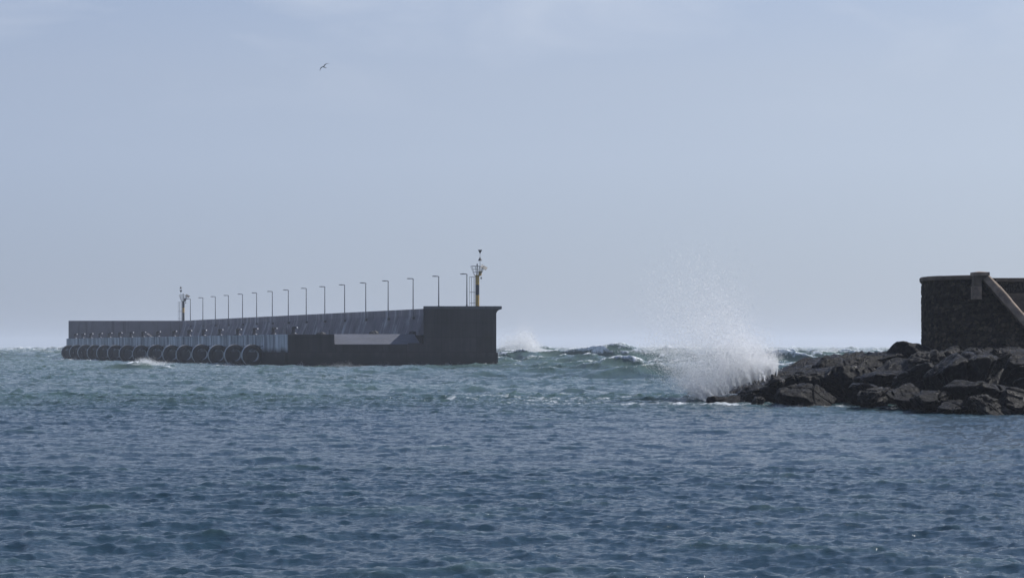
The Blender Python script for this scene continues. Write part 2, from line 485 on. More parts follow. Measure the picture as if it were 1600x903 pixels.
ff = N(n, 'ShaderNodeMath', operation='MULTIPLY'); l.new(fr.outputs['Result'], ff.inputs[0]); l.new(gate.outputs['Result'], ff.inputs[1])
l.new(wc2.outputs['Result'], b.inputs['Base Color'])
b.inputs['Roughness'].default_value = 0.09
b.inputs['IOR'].default_value = 1.333
b.inputs['Specular IOR Level'].default_value = 0.5
# capillary ripples
rmp = N(n, 'ShaderNodeMapping'); rmp.inputs['Scale'].default_value = (0.5, 1.0, 1.0)
l.new(g.outputs['Position'], rmp.inputs['Vector'])
rn = N(n, 'ShaderNodeTexNoise', i_Scale=5.5, i_Detail=6.0, i_Roughness=0.66, i_Distortion=0.3)
l.new(rmp.outputs['Vector'], rn.inputs['Vector'])
bp = N(n, 'ShaderNodeBump', i_Strength=0.75, i_Distance=0.07)
l.new(rn.outputs['Fac'], bp.inputs['Height']); l.new(bp.outputs['Normal'], b.inputs['Normal'])
foamb = N(n, 'ShaderNodeBsdfDiffuse'); foamb.inputs['Color'].default_value = (0.74, 0.77, 0.79, 1)
fmix = N(n, 'ShaderNodeMixShader')
l.new(ff.outputs[0], fmix.inputs[0]); l.new(b.outputs[0], fmix.inputs[1]); l.new(foamb.outputs[0], fmix.inputs[2])
l.new(fmix.outputs[0], n['Material Output'].inputs['Surface'])
M['sea'] = m

# ------------------------------------------------------------------ the sea
TT0 = 1317.0 / 3200.0
def smooth(a, b_, x):
    t = np.clip((x - a) / (b_ - a), 0, 1)
    return t * t * (3 - 2 * t)

def ocean_tile(NN, L, lam_p, lam_min, spread, seed, dirang, chop, slope=4.0):
    rng = np.random.default_rng(seed)
    k1 = 2 * np.pi * np.fft.fftfreq(NN, L / NN)
    KX, KY = np.meshgrid(k1, k1, indexing='ij')
    K = np.hypot(KX, KY); K[0, 0] = 1
    kp = 2 * np.pi / lam_p
    Pk = np.exp(-1.25 * (kp / K) ** 2) / K ** slope
    Pk[0, 0] = 0
    th = np.arctan2(KY, KX) - dirang
    Pk *= (np.abs(np.cos(th / 2)) ** (2 * spread) + 0.02)
    Pk *= np.exp(-(K * lam_min / (2 * np.pi)) ** 2)
    H = np.sqrt(Pk) * (rng.standard_normal((NN, NN)) + 1j * rng.standard_normal((NN, NN)))
    h = np.real(np.fft.ifft2(H))
    s = 1.0 / h.std()
    h = h * s; H = H * s
    dx = -np.real(np.fft.ifft2(-1j * KX / K * H)); dy = -np.real(np.fft.ifft2(-1j * KY / K * H))
    dxx = np.real(np.fft.ifft2(-KX * KX / K * H)); dyy = np.real(np.fft.ifft2(-KY * KY / K * H)); dxy = np.real(np.fft.ifft2(-KX * KY / K * H))
    return dict(L=L, N=NN, f=np.stack([h, dx, dy, dxx, dyy, dxy], -1).astype(np.float32), chop=chop)

def sample(t, X, Y, rot):
    c, s = math.cos(rot), math.sin(rot)
    u = (c * X + s * Y) / t['L'] * t['N']; v = (-s * X + c * Y) / t['L'] * t['N']
    i = np.floor(u).astype(np.int64); j = np.floor(v).astype(np.int64)
    fu = (u - i)[..., None].astype(np.float32); fv = (v - j)[..., None].astype(np.float32)
    Nn = t['N']; i %= Nn; j %= Nn; i2 = (i + 1) % Nn; j2 = (j + 1) % Nn
    F = t['f']
    o = (F[i, j] * (1 - fu) + F[i2, j] * fu) * (1 - fv) + (F[i, j2] * (1 - fu) + F[i2, j2] * fu) * fv
    h = o[..., 0]; dx = o[..., 1]; dy = o[..., 2]
    # rotate the shifts back to the world
    return h, c * dx - s * dy, s * dx + c * dy, o[..., 3] , o[..., 4], o[..., 5]

Ys = [np.linspace(-80, 6, 60)]
def seg(a, b_, st): Ys.append(np.arange(a, b_, st))
seg(6.5, 24, 0.5); seg(24, 60, 0.085); seg(60, 150, 0.18); seg(150, 620, 0.62); seg(620, 1700, 3.0)
Ys.append(np.geomspace(1700, 9500, 110))
Yr = np.concatenate(Ys)
inner = np.linspace(-1, 1, 900)
outer = np.linspace(0, 1, 70)[1:] ** 1.6
nc = len(inner) + 2 * len(outer)
rows = []
for y in Yr:
    yy = max(y, 5.0)
    w = 0.285 * yy + 2.0; W = 0.9 * yy + 70.0
    rows.append(np.concatenate([-(w + (W - w) * outer[::-1]), w * inner, w + (W - w) * outer]))
GX = np.array(rows); GY = np.repeat(Yr[:, None], nc, 1)
t0 = math.radians(-96)                   # the waves run towards the camera and a little left
tA = ocean_tile(1024, 46.0, 2.8, 0.09, 4.0, 3, t0, 0.95, 3.15)
tC = ocean_tile(1024, 190.0, 7.5, 0.5, 4.0, 5, t0, 1.0, 3.8)
tB = ocean_tile(1024, 620.0, 40.0, 2.2, 7.0, 9, t0, 1.15, 4.0)

def exposure(X, Y):
    e = smooth(150, 360, Y + 3.0 * X) * smooth(130, 260, Y)
    e = e * (1 - 0.85 * np.exp(-((X + 22) / 30) ** 2) * np.exp(-((Y - 335) / 45) ** 2))      # the head's own lee
    e = np.maximum(e, smooth(430, 640, Y))
    cl_ = X + TT0 * Y
    e = e * (1 - 0.8 * np.exp(-((cl_ - 98) / 15) ** 2) * (1 - smooth(560, 640, Y)) * smooth(330, 380, Y))
    return e

def sea_state(X, Y):
    e = exposure(X, Y)
    out = smooth(96, 150, Y)                        # beyond the reef's lee
    aA = 0.027 + 0.026 * out * (1 - 0.5 * e)
    aC = 0.030 + 0.066 * out * (1 - 0.25 * e)
    aB = 0.010 + 0.07 * out + 0.90 * e
    patch = np.array(0.0)
    hA = sample(tA, X, Y, 0.0); hA2 = sample(tA, X * 0.73 + 11, Y * 0.73 + 5, 0.22)
    hC = sample(tC, X, Y, 0.12); hB = sample(tB, X + 70, Y + 40, -0.08)
    g_ = 0.75 + 0.5 * np.sin(X * 0.05 + 1.3 * np.sin(Y * 0.031)) * np.sin(Y * 0.043 + 0.7)
    aA = aA * (0.8 + 0.4 * g_)
    Z = aA * (0.75 * hA[0] + 0.6 * hA2[0]) + aC * hC[0] + aB * hB[0]
    cA, cC, cB = tA['chop'], tC['chop'], tB['chop']
    DX = aA * cA * (0.75 * hA[1] + 0.6 * hA2[1]) + aC * cC * hC[1] + aB * cB * hB[1]
    DY = aA * cA * (0.75 * hA[2] + 0.6 * hA2[2]) + aC * cC * hC[2] + aB * cB * hB[2]
    jx = 1 + aA * cA * 0.75 * hA[3] + aC * cC * hC[3] + aB * cB * hB[3]
    jy = 1 + aA * cA * 0.75 * hA[4] + aC * cC * hC[4] + aB * cB * hB[4]
    jxy = aA * cA * 0.75 * hA[5] + aC * cC * hC[5] + aB * cB * hB[5]
    J = jx * jy - jxy * jxy
    JB = (1 + aB * cB * hB[3] + aC * cC * hC[3] * .7) * (1 + aB * cB * hB[4] + aC * cC * hC[4] * .7)
    crest = (aC * hC[0] + aA * .7 * hA[0]) / (aC + aA * .7)
    return Z, DX, DY, J, e, out, JB, crest

GZ, DX, DY, J, EXP, OUT, JB, CREST = sea_state(GX, GY)
# one breaking crest against the fenders, one at the reef's tip, one behind the pier head
def ridge(X, Y, cx, cy, wx, wy, ang, h):
    c, s = math.cos(ang), math.sin(ang)
    u = (c * (X - cx) + s * (Y - cy)) / wx; v = (-s * (X - cx) + c * (Y - cy)) / wy
    v = v + 0.25 * np.sin(u * 5.0) * 0.6
    return h * np.exp(-u * u) * np.where(v < 0, np.exp(-(v * 1.6) ** 2), np.exp(-(v * 0.8) ** 2)), u, v
foam_extra = np.zeros_like(GX)
for (cx, cy, wx, wy, ang, h, fo) in [(-58.5, 318, 3.6, 2.6, -0.10, 1.15, 1.0), (-52.5, 312, 3.4, 1.8, -0.3, 0.5, 0.8),
                                     (4, 470, 9, 6, 0.1, 1.7, 0.45), (36, 420, 26, 5, 0.05, 1.3, 0.35), (95, 430, 16, 6, 0.0, 2.2, 0.6),
                                     (14.5, 131, 3.5, 1.6, 0.05, 0.5, 0.5)]:
    rr_, u, v = ridge(GX, GY, cx, cy, wx, wy, ang, h)
    GZ += rr_
    foam_extra = np.maximum(foam_extra, fo * np.clip(rr_ / h - 0.45, 0, 1) * 1.9 * (v > -0.55))
# foam
slopeJ = np.clip((0.12 - J) * 1.2, 0, 1)
foam = slopeJ * (0.35 + 0.65 * OUT) * (GY > 36)
foam = np.maximum(foam, np.clip((0.58 - JB) * 2.4, 0, 1) * OUT * (1 - 0.45 * smooth(450, 700, GY)))
# the odd small breaking crest inside the harbour
foam = np.maximum(foam, np.clip((CREST - 2.2) * 1.6, 0, .85) * (1 - OUT) * (J < 0.78) * (GY > 36))
bx, by = (GX - 2.0) / 13.0, (GY - 139.0) / 17.0
swash = np.exp(-(bx * bx + by * by)) * 0.50 * (0.75 + 0.5 * np.sin(GY * 0.9 + 2 * np.sin(GX * .35)))
edge = 0.60 * np.exp(-((GY - (124.5 + 0.0 * GX)) / 2.0) ** 2) * smooth(-8, 4, GX) * smooth(17, 11, GX)
far_foam_haze = 0.12 * EXP * smooth(-1.0, 2.5, GZ / 0.8) + 0.24 * smooth(520, 1300, GY)  # distance term whitens the far sea in place of thicker haze
foam = np.clip(np.maximum(foam, np.maximum(swash, edge)) + far_foam_haze * 1.0 + foam_extra, 0, 1.3)
cl = GX + TT0 * GY
nz_ = 0.6 + 0.5 * np.sin(GX * 1.7 + 2 * np.sin(GY * .6)) * np.sin(GX * .43 + GY * .9)
wash = np.exp(-((GY - 352.6) / 1.6) ** 2) * ((GX > -40) & (GX < 0)) + np.exp(-((cl - 101.6) / 1.7) ** 2) * ((GY > 356) & (GY < 556))
foam = np.clip(foam + 0.85 * wash * nz_, 0, 1.3)
# wash round the foot of the reef
rf = np.interp(GX, [11.5, 15, 18, 24, 27, 34], [123.0, 121.6, 120.5, 113.2, 108.6, 104.0])
foam = np.clip(foam + 0.85 * nz_ * np.exp(-((GY - rf) / 1.6) ** 2) * smooth(10.5, 12.5, GX), 0, 1.3)
turb_backlight = np.clip(0.22 * np.clip(CREST - .5, 0, 2.0) * (1 - OUT) + smooth(88, 150, GY + 6 * np.sin(GX * 0.11) + 4 * np.sin(GX * 0.37 + 1)) * (0.52 + 0.42 * smooth(230, 430, GY)) + 0.35 * np.clip(GZ / (0.5 + 2 * EXP), -0.3, 1) * (OUT + 0.4), 0, 1)  # turbid water by place; crests greened to imitate light coming through them
VX, VY, VZ = GX + DX, GY + DY, GZ
# keep the skirt calm behind the camera
calm = smooth(-5, 20, GY); VZ = VZ * calm
nr = len(Yr)
co = np.stack([VX, VY, VZ], -1).astype(np.float32).reshape(-1, 3)
idx = np.arange(nr * nc, dtype=np.int32).reshape(nr, nc)
q = np.stack([idx[:-1, :-1], idx[:-1, 1:], idx[1:, 1:], idx[1:, :-1]], -1).reshape(-1, 4)
me = bpy.data.meshes.new('sea')
me.vertices.add(len(co)); me.vertices.foreach_set('co', co.ravel())
me.loops.add(q.size); me.loops.foreach_set('vertex_index', q.ravel())
me.polygons.add(len(q)); me.polygons.foreach_set('loop_start', np.arange(0, q.size, 4, dtype=np.int32))
me.polygons.foreach_set('use_smooth', np.ones(len(q), dtype=bool))
me.update(calc_edges=True)
a_ = me.attributes.new('foam', 'FLOAT', 'POINT'); a_.data.foreach_set('value', foam.astype(np.float32).ravel())
a_ = me.attributes.new('turbid_backlight', 'FLOAT', 'POINT'); a_.data.foreach_set('value', turb_backlight.astype(np.float32).ravel())
me.materials.append(M['sea'])
sea = bpy.data.objects.new('sea', me); col.objects.link(sea)
tag(sea, kind='structure')
print('sea verts', len(co))
del DX, DY, J, q, co

# ------------------------------------------------------------------ haze
hz = MB()
hz.box((0, 4800, 18.5), (22000, 9900 * 1.02, 49.0))
mh = bpy.data.materials.new('sea haze'); mh.use_nodes = True
mh.node_tree.nodes.clear()
ho = mh.node_tree.nodes.new('ShaderNodeOutputMaterial')
hv = mh.node_tree.nodes.new('ShaderNodeVolumePrincipled')
hv.inputs['Color'].default_value = (0.86, 0.91, 1.0, 1)
hv.inputs['Density'].default_value = HAZE_DENSITY
hv.inputs['Anisotropy'].default_value = 0.25
mh.node_tree.links.new(hv.outputs['Volume'], ho.inputs['Volume'])
haze = hz.build('haze', mh)
tag(haze, kind='stuff')

# ------------------------------------------------------------------ the breakwater
TT = math.tan(THETA)
DIR = Vector((-math.sin(THETA), math.cos(THETA), 0))
NRM = Vector((-math.cos(THETA), -math.sin(THETA), 0))     # out of the quay's long face
def LP(c, Y, z=0.0): return Vector((c - TT * Y, Y, z))     # a point on the line with offset c
C_WALL, C_SEA, C_QUAY = 139.7, 143.4, 107.3
YN = 355.0
TOP = 10.5
DECK = 5.6
ORG = Vector((-25, YN, 0))
bw = empty('breakwater', ORG)
tag(bw, 'long dark concrete breakwater with high sea wall and lower quay at left', 'breakwater')
def bpart(mb, name, mats, parent=None, smooth=False):
    bmesh.ops.translate(mb.bm, verts=mb.bm.verts, vec=-ORG)
    return mb.build(name, mats, parent or bw, smooth)

# quay (long body with the fenders) : plan polygon
mb = MB()
xq = (450 - 800) / FPX * YN
xr = (522 - 800) / FPX * YN
YF = 553.0
a0 = Vector((xq, YN, 0)); a1 = LP(C_QUAY, YF); a2 = LP(C_WALL + 1.5, YF); a3 = LP(C_WALL + 1.5, 381.0)
mb.prism([a0, (xr, YN), ((522 - 800) / FPX * 376.0, 376.0), (-16.6, 376.0), a3, a2, a1], -3.0, DECK)
quay = bpart(mb, 'quay', [M['quay'], M['pier_dark'], M['deck']])
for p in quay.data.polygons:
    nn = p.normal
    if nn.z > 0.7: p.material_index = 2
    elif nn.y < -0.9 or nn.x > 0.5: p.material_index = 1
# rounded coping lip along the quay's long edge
mb = MB()
for k in range(16):
    y0 = YN + 0.3 + k * 12.35; y1 = y0 + 12.2
    pr = []
    for yy in (y0, min(y1, YF)):
        base = LP(C_QUAY, yy)
        prof = [(0.02, DECK - 0.35), (0.05, DECK - 0.3), (0.06, DECK - 0.04), (0.02, DECK + 0.03), (-0.9, DECK + 0.03), (-0.9, DECK + 0.004), (0.02, DECK - 0.2)]
        pr.append([base + NRM * o + Vector((0, 0, z)) for o, z in prof])
    mb.loft(pr)
bpart(mb, 'quay_coping', M['quay'])
# lower platform in front of the ramp
mb = MB()
zl = CAMZ + 2.85 / FPX * YN * 1.0
ZL = P(560, 537.8, YN).z
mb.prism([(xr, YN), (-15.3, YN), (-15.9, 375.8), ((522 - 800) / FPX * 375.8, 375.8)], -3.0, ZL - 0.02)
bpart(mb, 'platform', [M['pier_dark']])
# ramp
mb = MB()
ya, yb = YN + 0.7, 375.0
zb = P(560, 521.9, yb).z
rl = xr + 0.02; rb = (522 - 800) / FPX * 375.0 + 0.02
mb.poly([(rl, ya, ZL), (-15.9, ya, ZL), (-17.9, yb, zb), (rb, yb, zb)])
mb.poly([(rb, yb, zb), (-17.9, yb, zb), (-17.9, yb + .6, zb), (rb, yb + .6, zb)])
mb.poly([(-15.9, ya, ZL), (-15.9, ya, ZL - .3), (-17.9, yb, ZL - .3), (-17.9, yb, zb)])
mb.poly([(rb, yb + .6, zb), (-17.9, yb + .6, zb), (-17.9, yb + .6, ZL), (rb, yb + .6, ZL)])
M['ramp'] = concrete('brushed ramp concrete', (0.085, 0.092, 0.115), (0.055, 0.06, 0.072), (0.17, 0.17, 0.18), streak=0.5, streak_scale=1.1)
bpart(mb, 'ramp', M['ramp'])
# small upstand in front of the ramp at its right foot
mb = MB(); mb.box(((649 - 800) / FPX * YN, YN + 0.5, ZL + 0.09), (2.6, 0.8, 0.22), bevel=0.03)
bpart(mb, 'kerb', M['pier_dark'])
# toe ledge
mb = MB()
x2 = (778 - 800) / FPX * YN
ZT = P(560, 550.7, YN).z
c0 = LP(C_QUAY, YN)
mb.prism([(xq + 0.0, YN - 0.45), (x2, YN - 0.45), (x2 - 9.6, YN + 23.5), (x2 - 10.5, YN + 23.5), (x2 - 2.5, YN + 0.4), (xq + 0.0, YN + 0.4)], -3.0, ZT)
bpart(mb, 'toe_ledge', M['pier_dark'])
# lower ledge along the quay behind the fenders
mb = MB()
pl = []
for yy in (YN + 0.2, YF):
    base = LP(C_QUAY, yy)
    pl.append([base + NRM * 0.0 + Vector((0, 0, ZT)), base + NRM * 0.55 + Vector((0, 0, ZT)), base + NRM * 0.55 + Vector((0, 0, -3)), base + Vector((0, 0, -3))])
mb.loft(pl)
bpart(mb, 'quay_ledge', M['pier_dark'])
# pier head block with its recurved cap, swept along the wall's direction
def head_ring(y, dy):
    sh = -TT * dy if dy else 0.0
    xl = -15.32 if dy == 0 else -15.32 * (y / YN) - 0.0
    xr_ = -2.72 + sh
    pts = [(xl, -3.0), (xr_, -3.0), (xr_, P(0, 491, YN).z)]
    r = 0.9
    for k in range(1, 7):
        a = k / 6 * math.pi / 2
        pts.append((xr_ + r * (1 - math.cos(a)), P(0, 491, YN).z + r * math.sin(a) * 0.95))
    pts.append((xr_ + r, P(0, 482.6, YN).z))
    pts.append((xl, P(0, 482.6, YN).z))
    return [Vector((x, y, z)) for x, z in pts]
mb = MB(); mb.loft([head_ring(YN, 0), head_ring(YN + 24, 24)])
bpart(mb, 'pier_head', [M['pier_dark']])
mb = MB()
def cap_ring(y, dy):
    sh = -TT * dy
    xl = -15.36 * (y / YN) ; x1 = -1.76 + sh
    z0, z1 = P(0, 482.55, YN).z, P(0, 478.3, YN).z
    return [Vector((xl, y, z0)), Vector((x1, y, z0)), Vector((x1, y, z1 - .06)), Vector((x1 - .06, y, z1)), Vector((xl, y, z1))]
mb.loft([cap_ring(YN - 0.12, 0), cap_ring(YN + 24.2, 24.2)])
bpart(mb, 'head_cap', M['pier_cap'])
# sea wall: battered ribbed face with a vertical parapet band on top, recurve on the sea side
mb = MB()
RIB = 0.62
yy = 378.6
rings = []
k = 0
while yy < 556:
    for (dyy, dep) in ((0.0, 0.0), (RIB * 0.55, 0.0), (RIB * 0.56 + .02, 0.10), (RIB * 0.98, 0.10)):
        y = yy + dyy
        lf = LP(C_WALL, y); sf = LP(C_SEA, y)
        zt = TOP - 0.02
        ring = [lf + NRM * (1.55 - dep) + Vector((0, 0, DECK - 0.4)), lf + NRM * (0.25 - dep) + Vector((0, 0, zt - 1.25)), lf + NRM * 0.22 + Vector((0, 0, zt - 1.16)),
                lf + NRM * 0.22 + Vector((0, 0, zt)), sf - NRM * 0.9 + Vector((0, 0, zt)), sf - NRM * 0.9 + Vector((0, 0, zt - 0.5)), sf - NRM * 0.0 + Vector((0, 0, zt - 1.8)), sf + Vector((0, 0, -3))]
        rings.append(ring)
    yy += RIB
mb.loft(rings)
M['sea_wall_m'] = M['sea_wall']
bpart(mb, 'sea_wall', M['sea_wall'])
# far arm, running left
mb = MB()
YA = 556.5
xa0 = (107 - 800) / FPX * YA; xa1 = (300 - 800) / FPX * YA
mb.box(((xa0 + xa1) / 2, YA + 1.6, (TOP - 3) / 2), (xa1 - xa0, 3.2, TOP + 3), bevel=0.05)
bpart(mb, 'far_wall', M['arm_wall'])
# low pale block with a sloped end on the deck in front of the far arm
mb = MB()
YB = 551.0
prof = [(168, 527.5), (168, 521.3), (228, 520.6), (238, 527.5)]
f0 = [P(px, py, YB) for px, py in prof]; f1 = [v + Vector((0, 4.0, 0)) for v in f0]
mb.loft([f0, f1])
bpart(mb, 'deck_block', M['deck'])
# door in the sea wall
mb = MB()
cdoor = LP(C_WALL, 0)
Yd = (C_WALL - 1.3) * FPX / (447 + 517)
base = LP(C_WALL, Yd) + NRM * 1.62
rotd = Matrix.Rotation(THETA, 3, 'Z')
mb.box(base + Vector((0, 0, DECK + 1.1)), (0.25, 2.1, 2.2), rot=rotd, bevel=0.03)
bpart(mb, 'door', simple('dull grey door', (0.12, 0.12, 0.13), 0.7, noise_scale=1.0))
# vertical joints proud of the head's near face and small dark outlets on the platform
mb = MB()
mb.box(P(600, 545, YN) + Vector((0, -0.02, 0)), (0.12, 0.10, 0.5))
bpart(mb, 'drain_outlet', M['black'])

# ------------------------------------------------------------------ lamps along the wall
ORD = ['first', 'second', 'third', 'fourth', 'fifth', 'sixth', 'seventh', 'eighth', 'ninth', 'tenth', 'eleventh', 'twelfth', 'thirteenth', 'fourteenth', 'fifteenth', 'sixteenth', 'seventeenth']
lamp_px = [729.5, 685.5, 645.5, 606.5, 571.5, 538.5, 507.5, 478.5, 450.5, 425.5, 401, 379, 357, 336.5, 317, 297.5]
C_L = 139.0
HEAD_Z = 16.2
def make_lamp(base_z, bracket):
    root = empty('street_lamp')
    h = HEAD_Z - base_z
    m = MB(); m.tube([(0, 0, 0), (0, 0, h * .5), (0, 0, h - 0.12)], [0.12, 0.10, 0.075], 10)
    m.tube([(0, 0, 0), (0, 0, 0.35)], [0.16, 0.15], 10)
    m.build('pole', M['lamp_pole'], root, True)
    m = MB(); m.tube([(0.03, 0, h - 0.35), (0.02, 0, h - 0.1), (-0.12, 0, h - 0.03), (-0.45, 0, h - 0.02)], 0.075, 8)
    m.build('arm', M['lamp_head'], root, True)
    m = MB()
    m.loft([[(-0.42, -.10, h - .09), (-0.42, .10, h - .09), (-0.42, .10, h + .05), (-0.42, -.10, h + .05)],
            [(-0.7, -.17, h - .11), (-0.7, .17, h - .11), (-0.7, .14, h + .07), (-0.7, -.14, h + .07)],
            [(-1.05, -.17, h - .09), (-1.05, .17, h - .09), (-1.05, .13, h + .05), (-1.05, -.13, h + .05)],
            [(-1.22, -.10, h - .06), (-1.22, .10, h - .06), (-1.22, .08, h + .01), (-1.22, -.08, h + .01)]])
    m.build('lamp_head', M['lamp_head'], root)
    if bracket:
        m = MB(); m.box((0.12, 0, 0.05), (0.55, 0.34, 0.42), bevel=0.03); m.build('bracket', M['dark_metal'], root)
    return root
la = make_lamp(TOP + 0.05, False)
lb = make_lamp(8.75, True)
for i, px in enumerate(lamp_px):
    Y = C_L * FPX / (px + 517)
    if i == 0: Y = 358.2
    X = (px - 800) / FPX * Y
    if i < 2: o = la if i == 0 else copy_tree(la)
    else: o = lb if i == 2 else copy_tree(lb)
    o.location = (X, Y, TOP + 0.05 if i < 2 else 8.75)
    if i >= 2: o.location = Vector(o.location) + NRM * 0.0
    o.rotation_euler = (0, 0, THETA * 0.5)
    if i == 0: lab = 'grey lamp post on the pier head directly left of the yellow beacon tower'
    elif i == 15: lab = 'smallest farthest grey lamp post beside the hazy beacon tower at the wall corner'
    else: lab = '%s grey lamp post from the yellow banded beacon on the breakwater wall' % ORD[i]
    tag(o, lab, 'street lamp', 'lamp posts along the breakwater wall')

# ------------------------------------------------------------------ beacon towers
def make_beacon(bands, cones, s=1.0):
    """bands: list of (z0, z1, material); cones: list of (z, up)"""
    root = empty('beacon_tower')
    zt = bands[-1][1]
    for z0, z1, mt in bands:
        m = MB(); m.tube([(0, 0, z0), (0, 0, z1)], 0.335, 20); m.build('column_band', mt, root, True)
    # collar and gallery
    m = MB(); m.tube([(0, 0, zt), (0, 0, zt + .12)], [0.36, 0.62], 16); m.tube([(0, 0, zt + .12), (0, 0, zt + .18)], 0.66, 16)
    m.build('platform', M['dark_metal'] if bands[-1][2] != M['yellow'] else M['yellow'], root, True)
    m = MB()
    zb_, zt_ = zt + 0.18, zt + 1.75
    for k in range(10):
        a = k * 2 * math.pi / 10
        m.tube([(.6 * math.cos(a), .6 * math.sin(a), zb_), (1.2 * math.cos(a), 1.2 * math.sin(a), zt_)], 0.028, 5)
    for fr in (0.33, 0.66, 1.0):
        r = .6 + .6 * fr; z = zb_ + (zt_ - zb_) * fr
        pts = [(r * math.cos(a * math.pi / 12), r * math.sin(a * math.pi / 12), z) for a in range(25)]
        m.tube(pts, 0.03 if fr < 1 else 0.04, 5, cap=False)
    m.build('railing', M['steel'], root, True)
    m = MB(); m.tube([(0.45, 0.1, zb_), (0.45, 0.1, zb_ + .75)], [.3, .3], 12); m.box((0.5, -0.05, zb_ + .55), (.6, .5, .35), bevel=.04)
    m.build('equipment_box', bands[-1][2], root, True)
    m = MB(); m.tube([(-.05, 0, zb_), (-.05, 0, zt + 1.95)], .085, 10); m.tube([(-.05, 0, zt + 1.95), (-.05, 0, zt + 2.12), (-.05, 0, zt + 2.25)], [.12, .10, .02], 10)
    m.build('lantern', M['dark_metal'], root, True)
    # topmark: mast and two cones
    mt_ = cones[0][2]
    m = MB(); m.tube([(mt_, 0.2, zt + .3), (mt_, 0.2, max(c[0] for c in cones) + .1)], .035, 8); m.build('mast', M['steel'], root, True)
    for z, up, x in cones:
        m = MB()
        r0, r1 = (0.38, 0.02) if up else (0.02, 0.38)
        m.tube([(x, 0.2, z - .35), (x, 0.2, z + .35)], [r0, r1], 16)
        m.build('topmark_cone', M['black'], root, True)
    # solar panel, tilted
    m = MB()
    rot = Matrix.Rotation(R(28), 3, 'Y') @ Matrix.Rotation(R(38), 3, 'X')
    m.box((1.15, -.1, zt + 1.55), (1.15, .95, .06), rot=rot, bevel=.01)
    sp_ = m.build('solar_panel', M['panel'], root)
    m = MB(); m.tube([(.6, 0, zt + .95), (1.1, -.1, zt + 1.5)], .03, 6); m.tube([(.9, 0, zt + .7), (1.1, -.1, zt + 1.5)], .03, 6)
    m.build('bracket', M['steel'], root, True)
    # fog bell
    m = MB(); m.tube([(.66, 0, zt + .1), (.66, 0, zt - .15)], .02, 6); m.tube([(.66, 0, zt - .12), (.66, 0, zt - .3), (.66, 0, zt - .5)], [.05, .14, .12], 12)
    m.build('bell', M['dark_metal'], root, True)
    # caged ladder at the left
    m = MB()
    for x in (-.62, -.42): m.tube([(x, -.12, 0), (x, -.12, zt - .1)], .035, 6)
    for k in range(int((zt - .3) / .3)): m.tube([(-.62, -.12, .25 + k * .3), (-.42, -.12, .25 + k * .3)], .014, 5)
    m.build('ladder', M['steel'], root, True)
    m = MB()
    for x, y in ((-1.4, -.1), (-1.05, -.42), (-1.05, .22)): m.tube([(x, y, 0.0), (x, y, zt - .12)], .03, 6)
    for z in (.62, 2.55, zt - .14):
        m.tube([(-.35, -.4, z), (-1.05, -.42, z), (-1.4, -.1, z), (-1.05, .22, z), (-.35, .25, z)], .04, 6)
    m.build('ladder_cage', M['steel'], root, True)
    return root
S = 1 / FPX
Y1 = 362.0
def zz_(py, Y=Y1): return (478.0 - py) / FPX * Y
zB = TOP + 0.05
b1 = make_beacon([(0, zz_(459.8), M['yellow']), (zz_(459.8), zz_(443.8), M['black']), (zz_(443.8), zz_(430.5), M['yellow'])],
                 [(zz_(403.2), True, 0.46), (zz_(392.4), False, 0.46)])
b1.location = ((746 - 800) / FPX * Y1, Y1, zB)
tag(b1, 'yellow and black banded beacon tower with two cones pointing together on the pier head', 'beacon tower', 'beacon towers')
Y2 = 557.5
def zf(py): return (501.0 - py) / FPX * Y2
b2 = make_beacon([(0, zf(488.5), M['black']), (zf(488.5), zf(480.5), M['yellow']), (zf(480.5), zf(471.2), M['black'])],
                 [(zf(455.2), False, -0.7), (zf(449.0), True, -0.7)])
b2.location = ((286.5 - 800) / FPX * Y2, Y2, TOP)
tag(b2, 'small hazy dark beacon tower with yellow middle band at the far corner of the wall', 'beacon tower', 'beacon towers')

# ------------------------------------------------------------------ fenders
RF = 1.95; LF = 1.25
def make_fender():
    root = empty('fender')
    m = MB()
    seg_ = 48
    ri = 1.12
    def ring(r, y): return [(r * math.cos(k * 2 * math.pi / seg_), y, r * math.sin(k * 2 * math.pi / seg_)) for k in range(seg_)]
    rings = [(RF - .12, 0.0), (RF - .03, .05), (RF, .16), (RF, LF - .16), (RF - .03, LF - .05), (RF - .12, LF), (ri + .1, LF), (ri, LF - .1), (ri, .1), (ri + .1, 0.0)]
    rv = [[m.bm.verts.new(p) for p in ring(r, y)] for r, y in rings]
    nR = len(rings)
    for i in range(nR):
        A, B = rv[i], rv[(i + 1) % nR]
        light = i in (2, 7)
        for k in range(seg_):
            f = m.bm.faces.new([A[k], A[(k + 1) % seg_], B[(k + 1) % seg_], B[k]]); f.material_index = 1 if light else 0
    m.build('rubber_ring', [M['rubber'], M['tread']], root, True)
    m = MB()   # axle bar through the ring and its hanging chains
    m.tube([(0, -0.25, 0.86), (0, LF + .3, 0.86)], .09, 8)
    m.build('axle', M['chain'], root, True)
    for yv in (-0.22, LF + .22):
        m = MB()
        p0 = Vector((0, yv, .86)); p1 = Vector((1.75, yv + .1, RF - .25))
        for k in range(10):
            q0 = p0.lerp(p1, k / 10); q1 = p0.lerp(p1, (k + 1) / 10)
            m.tube([q0 - (q1 - q0) * .15, q1 + (q1 - q0) * .15], .055 if k % 2 else .075, 6)
        m.build('chain', M['chain'], root, True)
    return root
f_left = [377.6, 350.6, 325, 299.5, 275, 254, 230.5, 207, 186, 168, 151, 136, 121.5, 108.5, 96]
CF = C_QUAY - 2.2 / math.cos(THETA)
fe = make_fender()
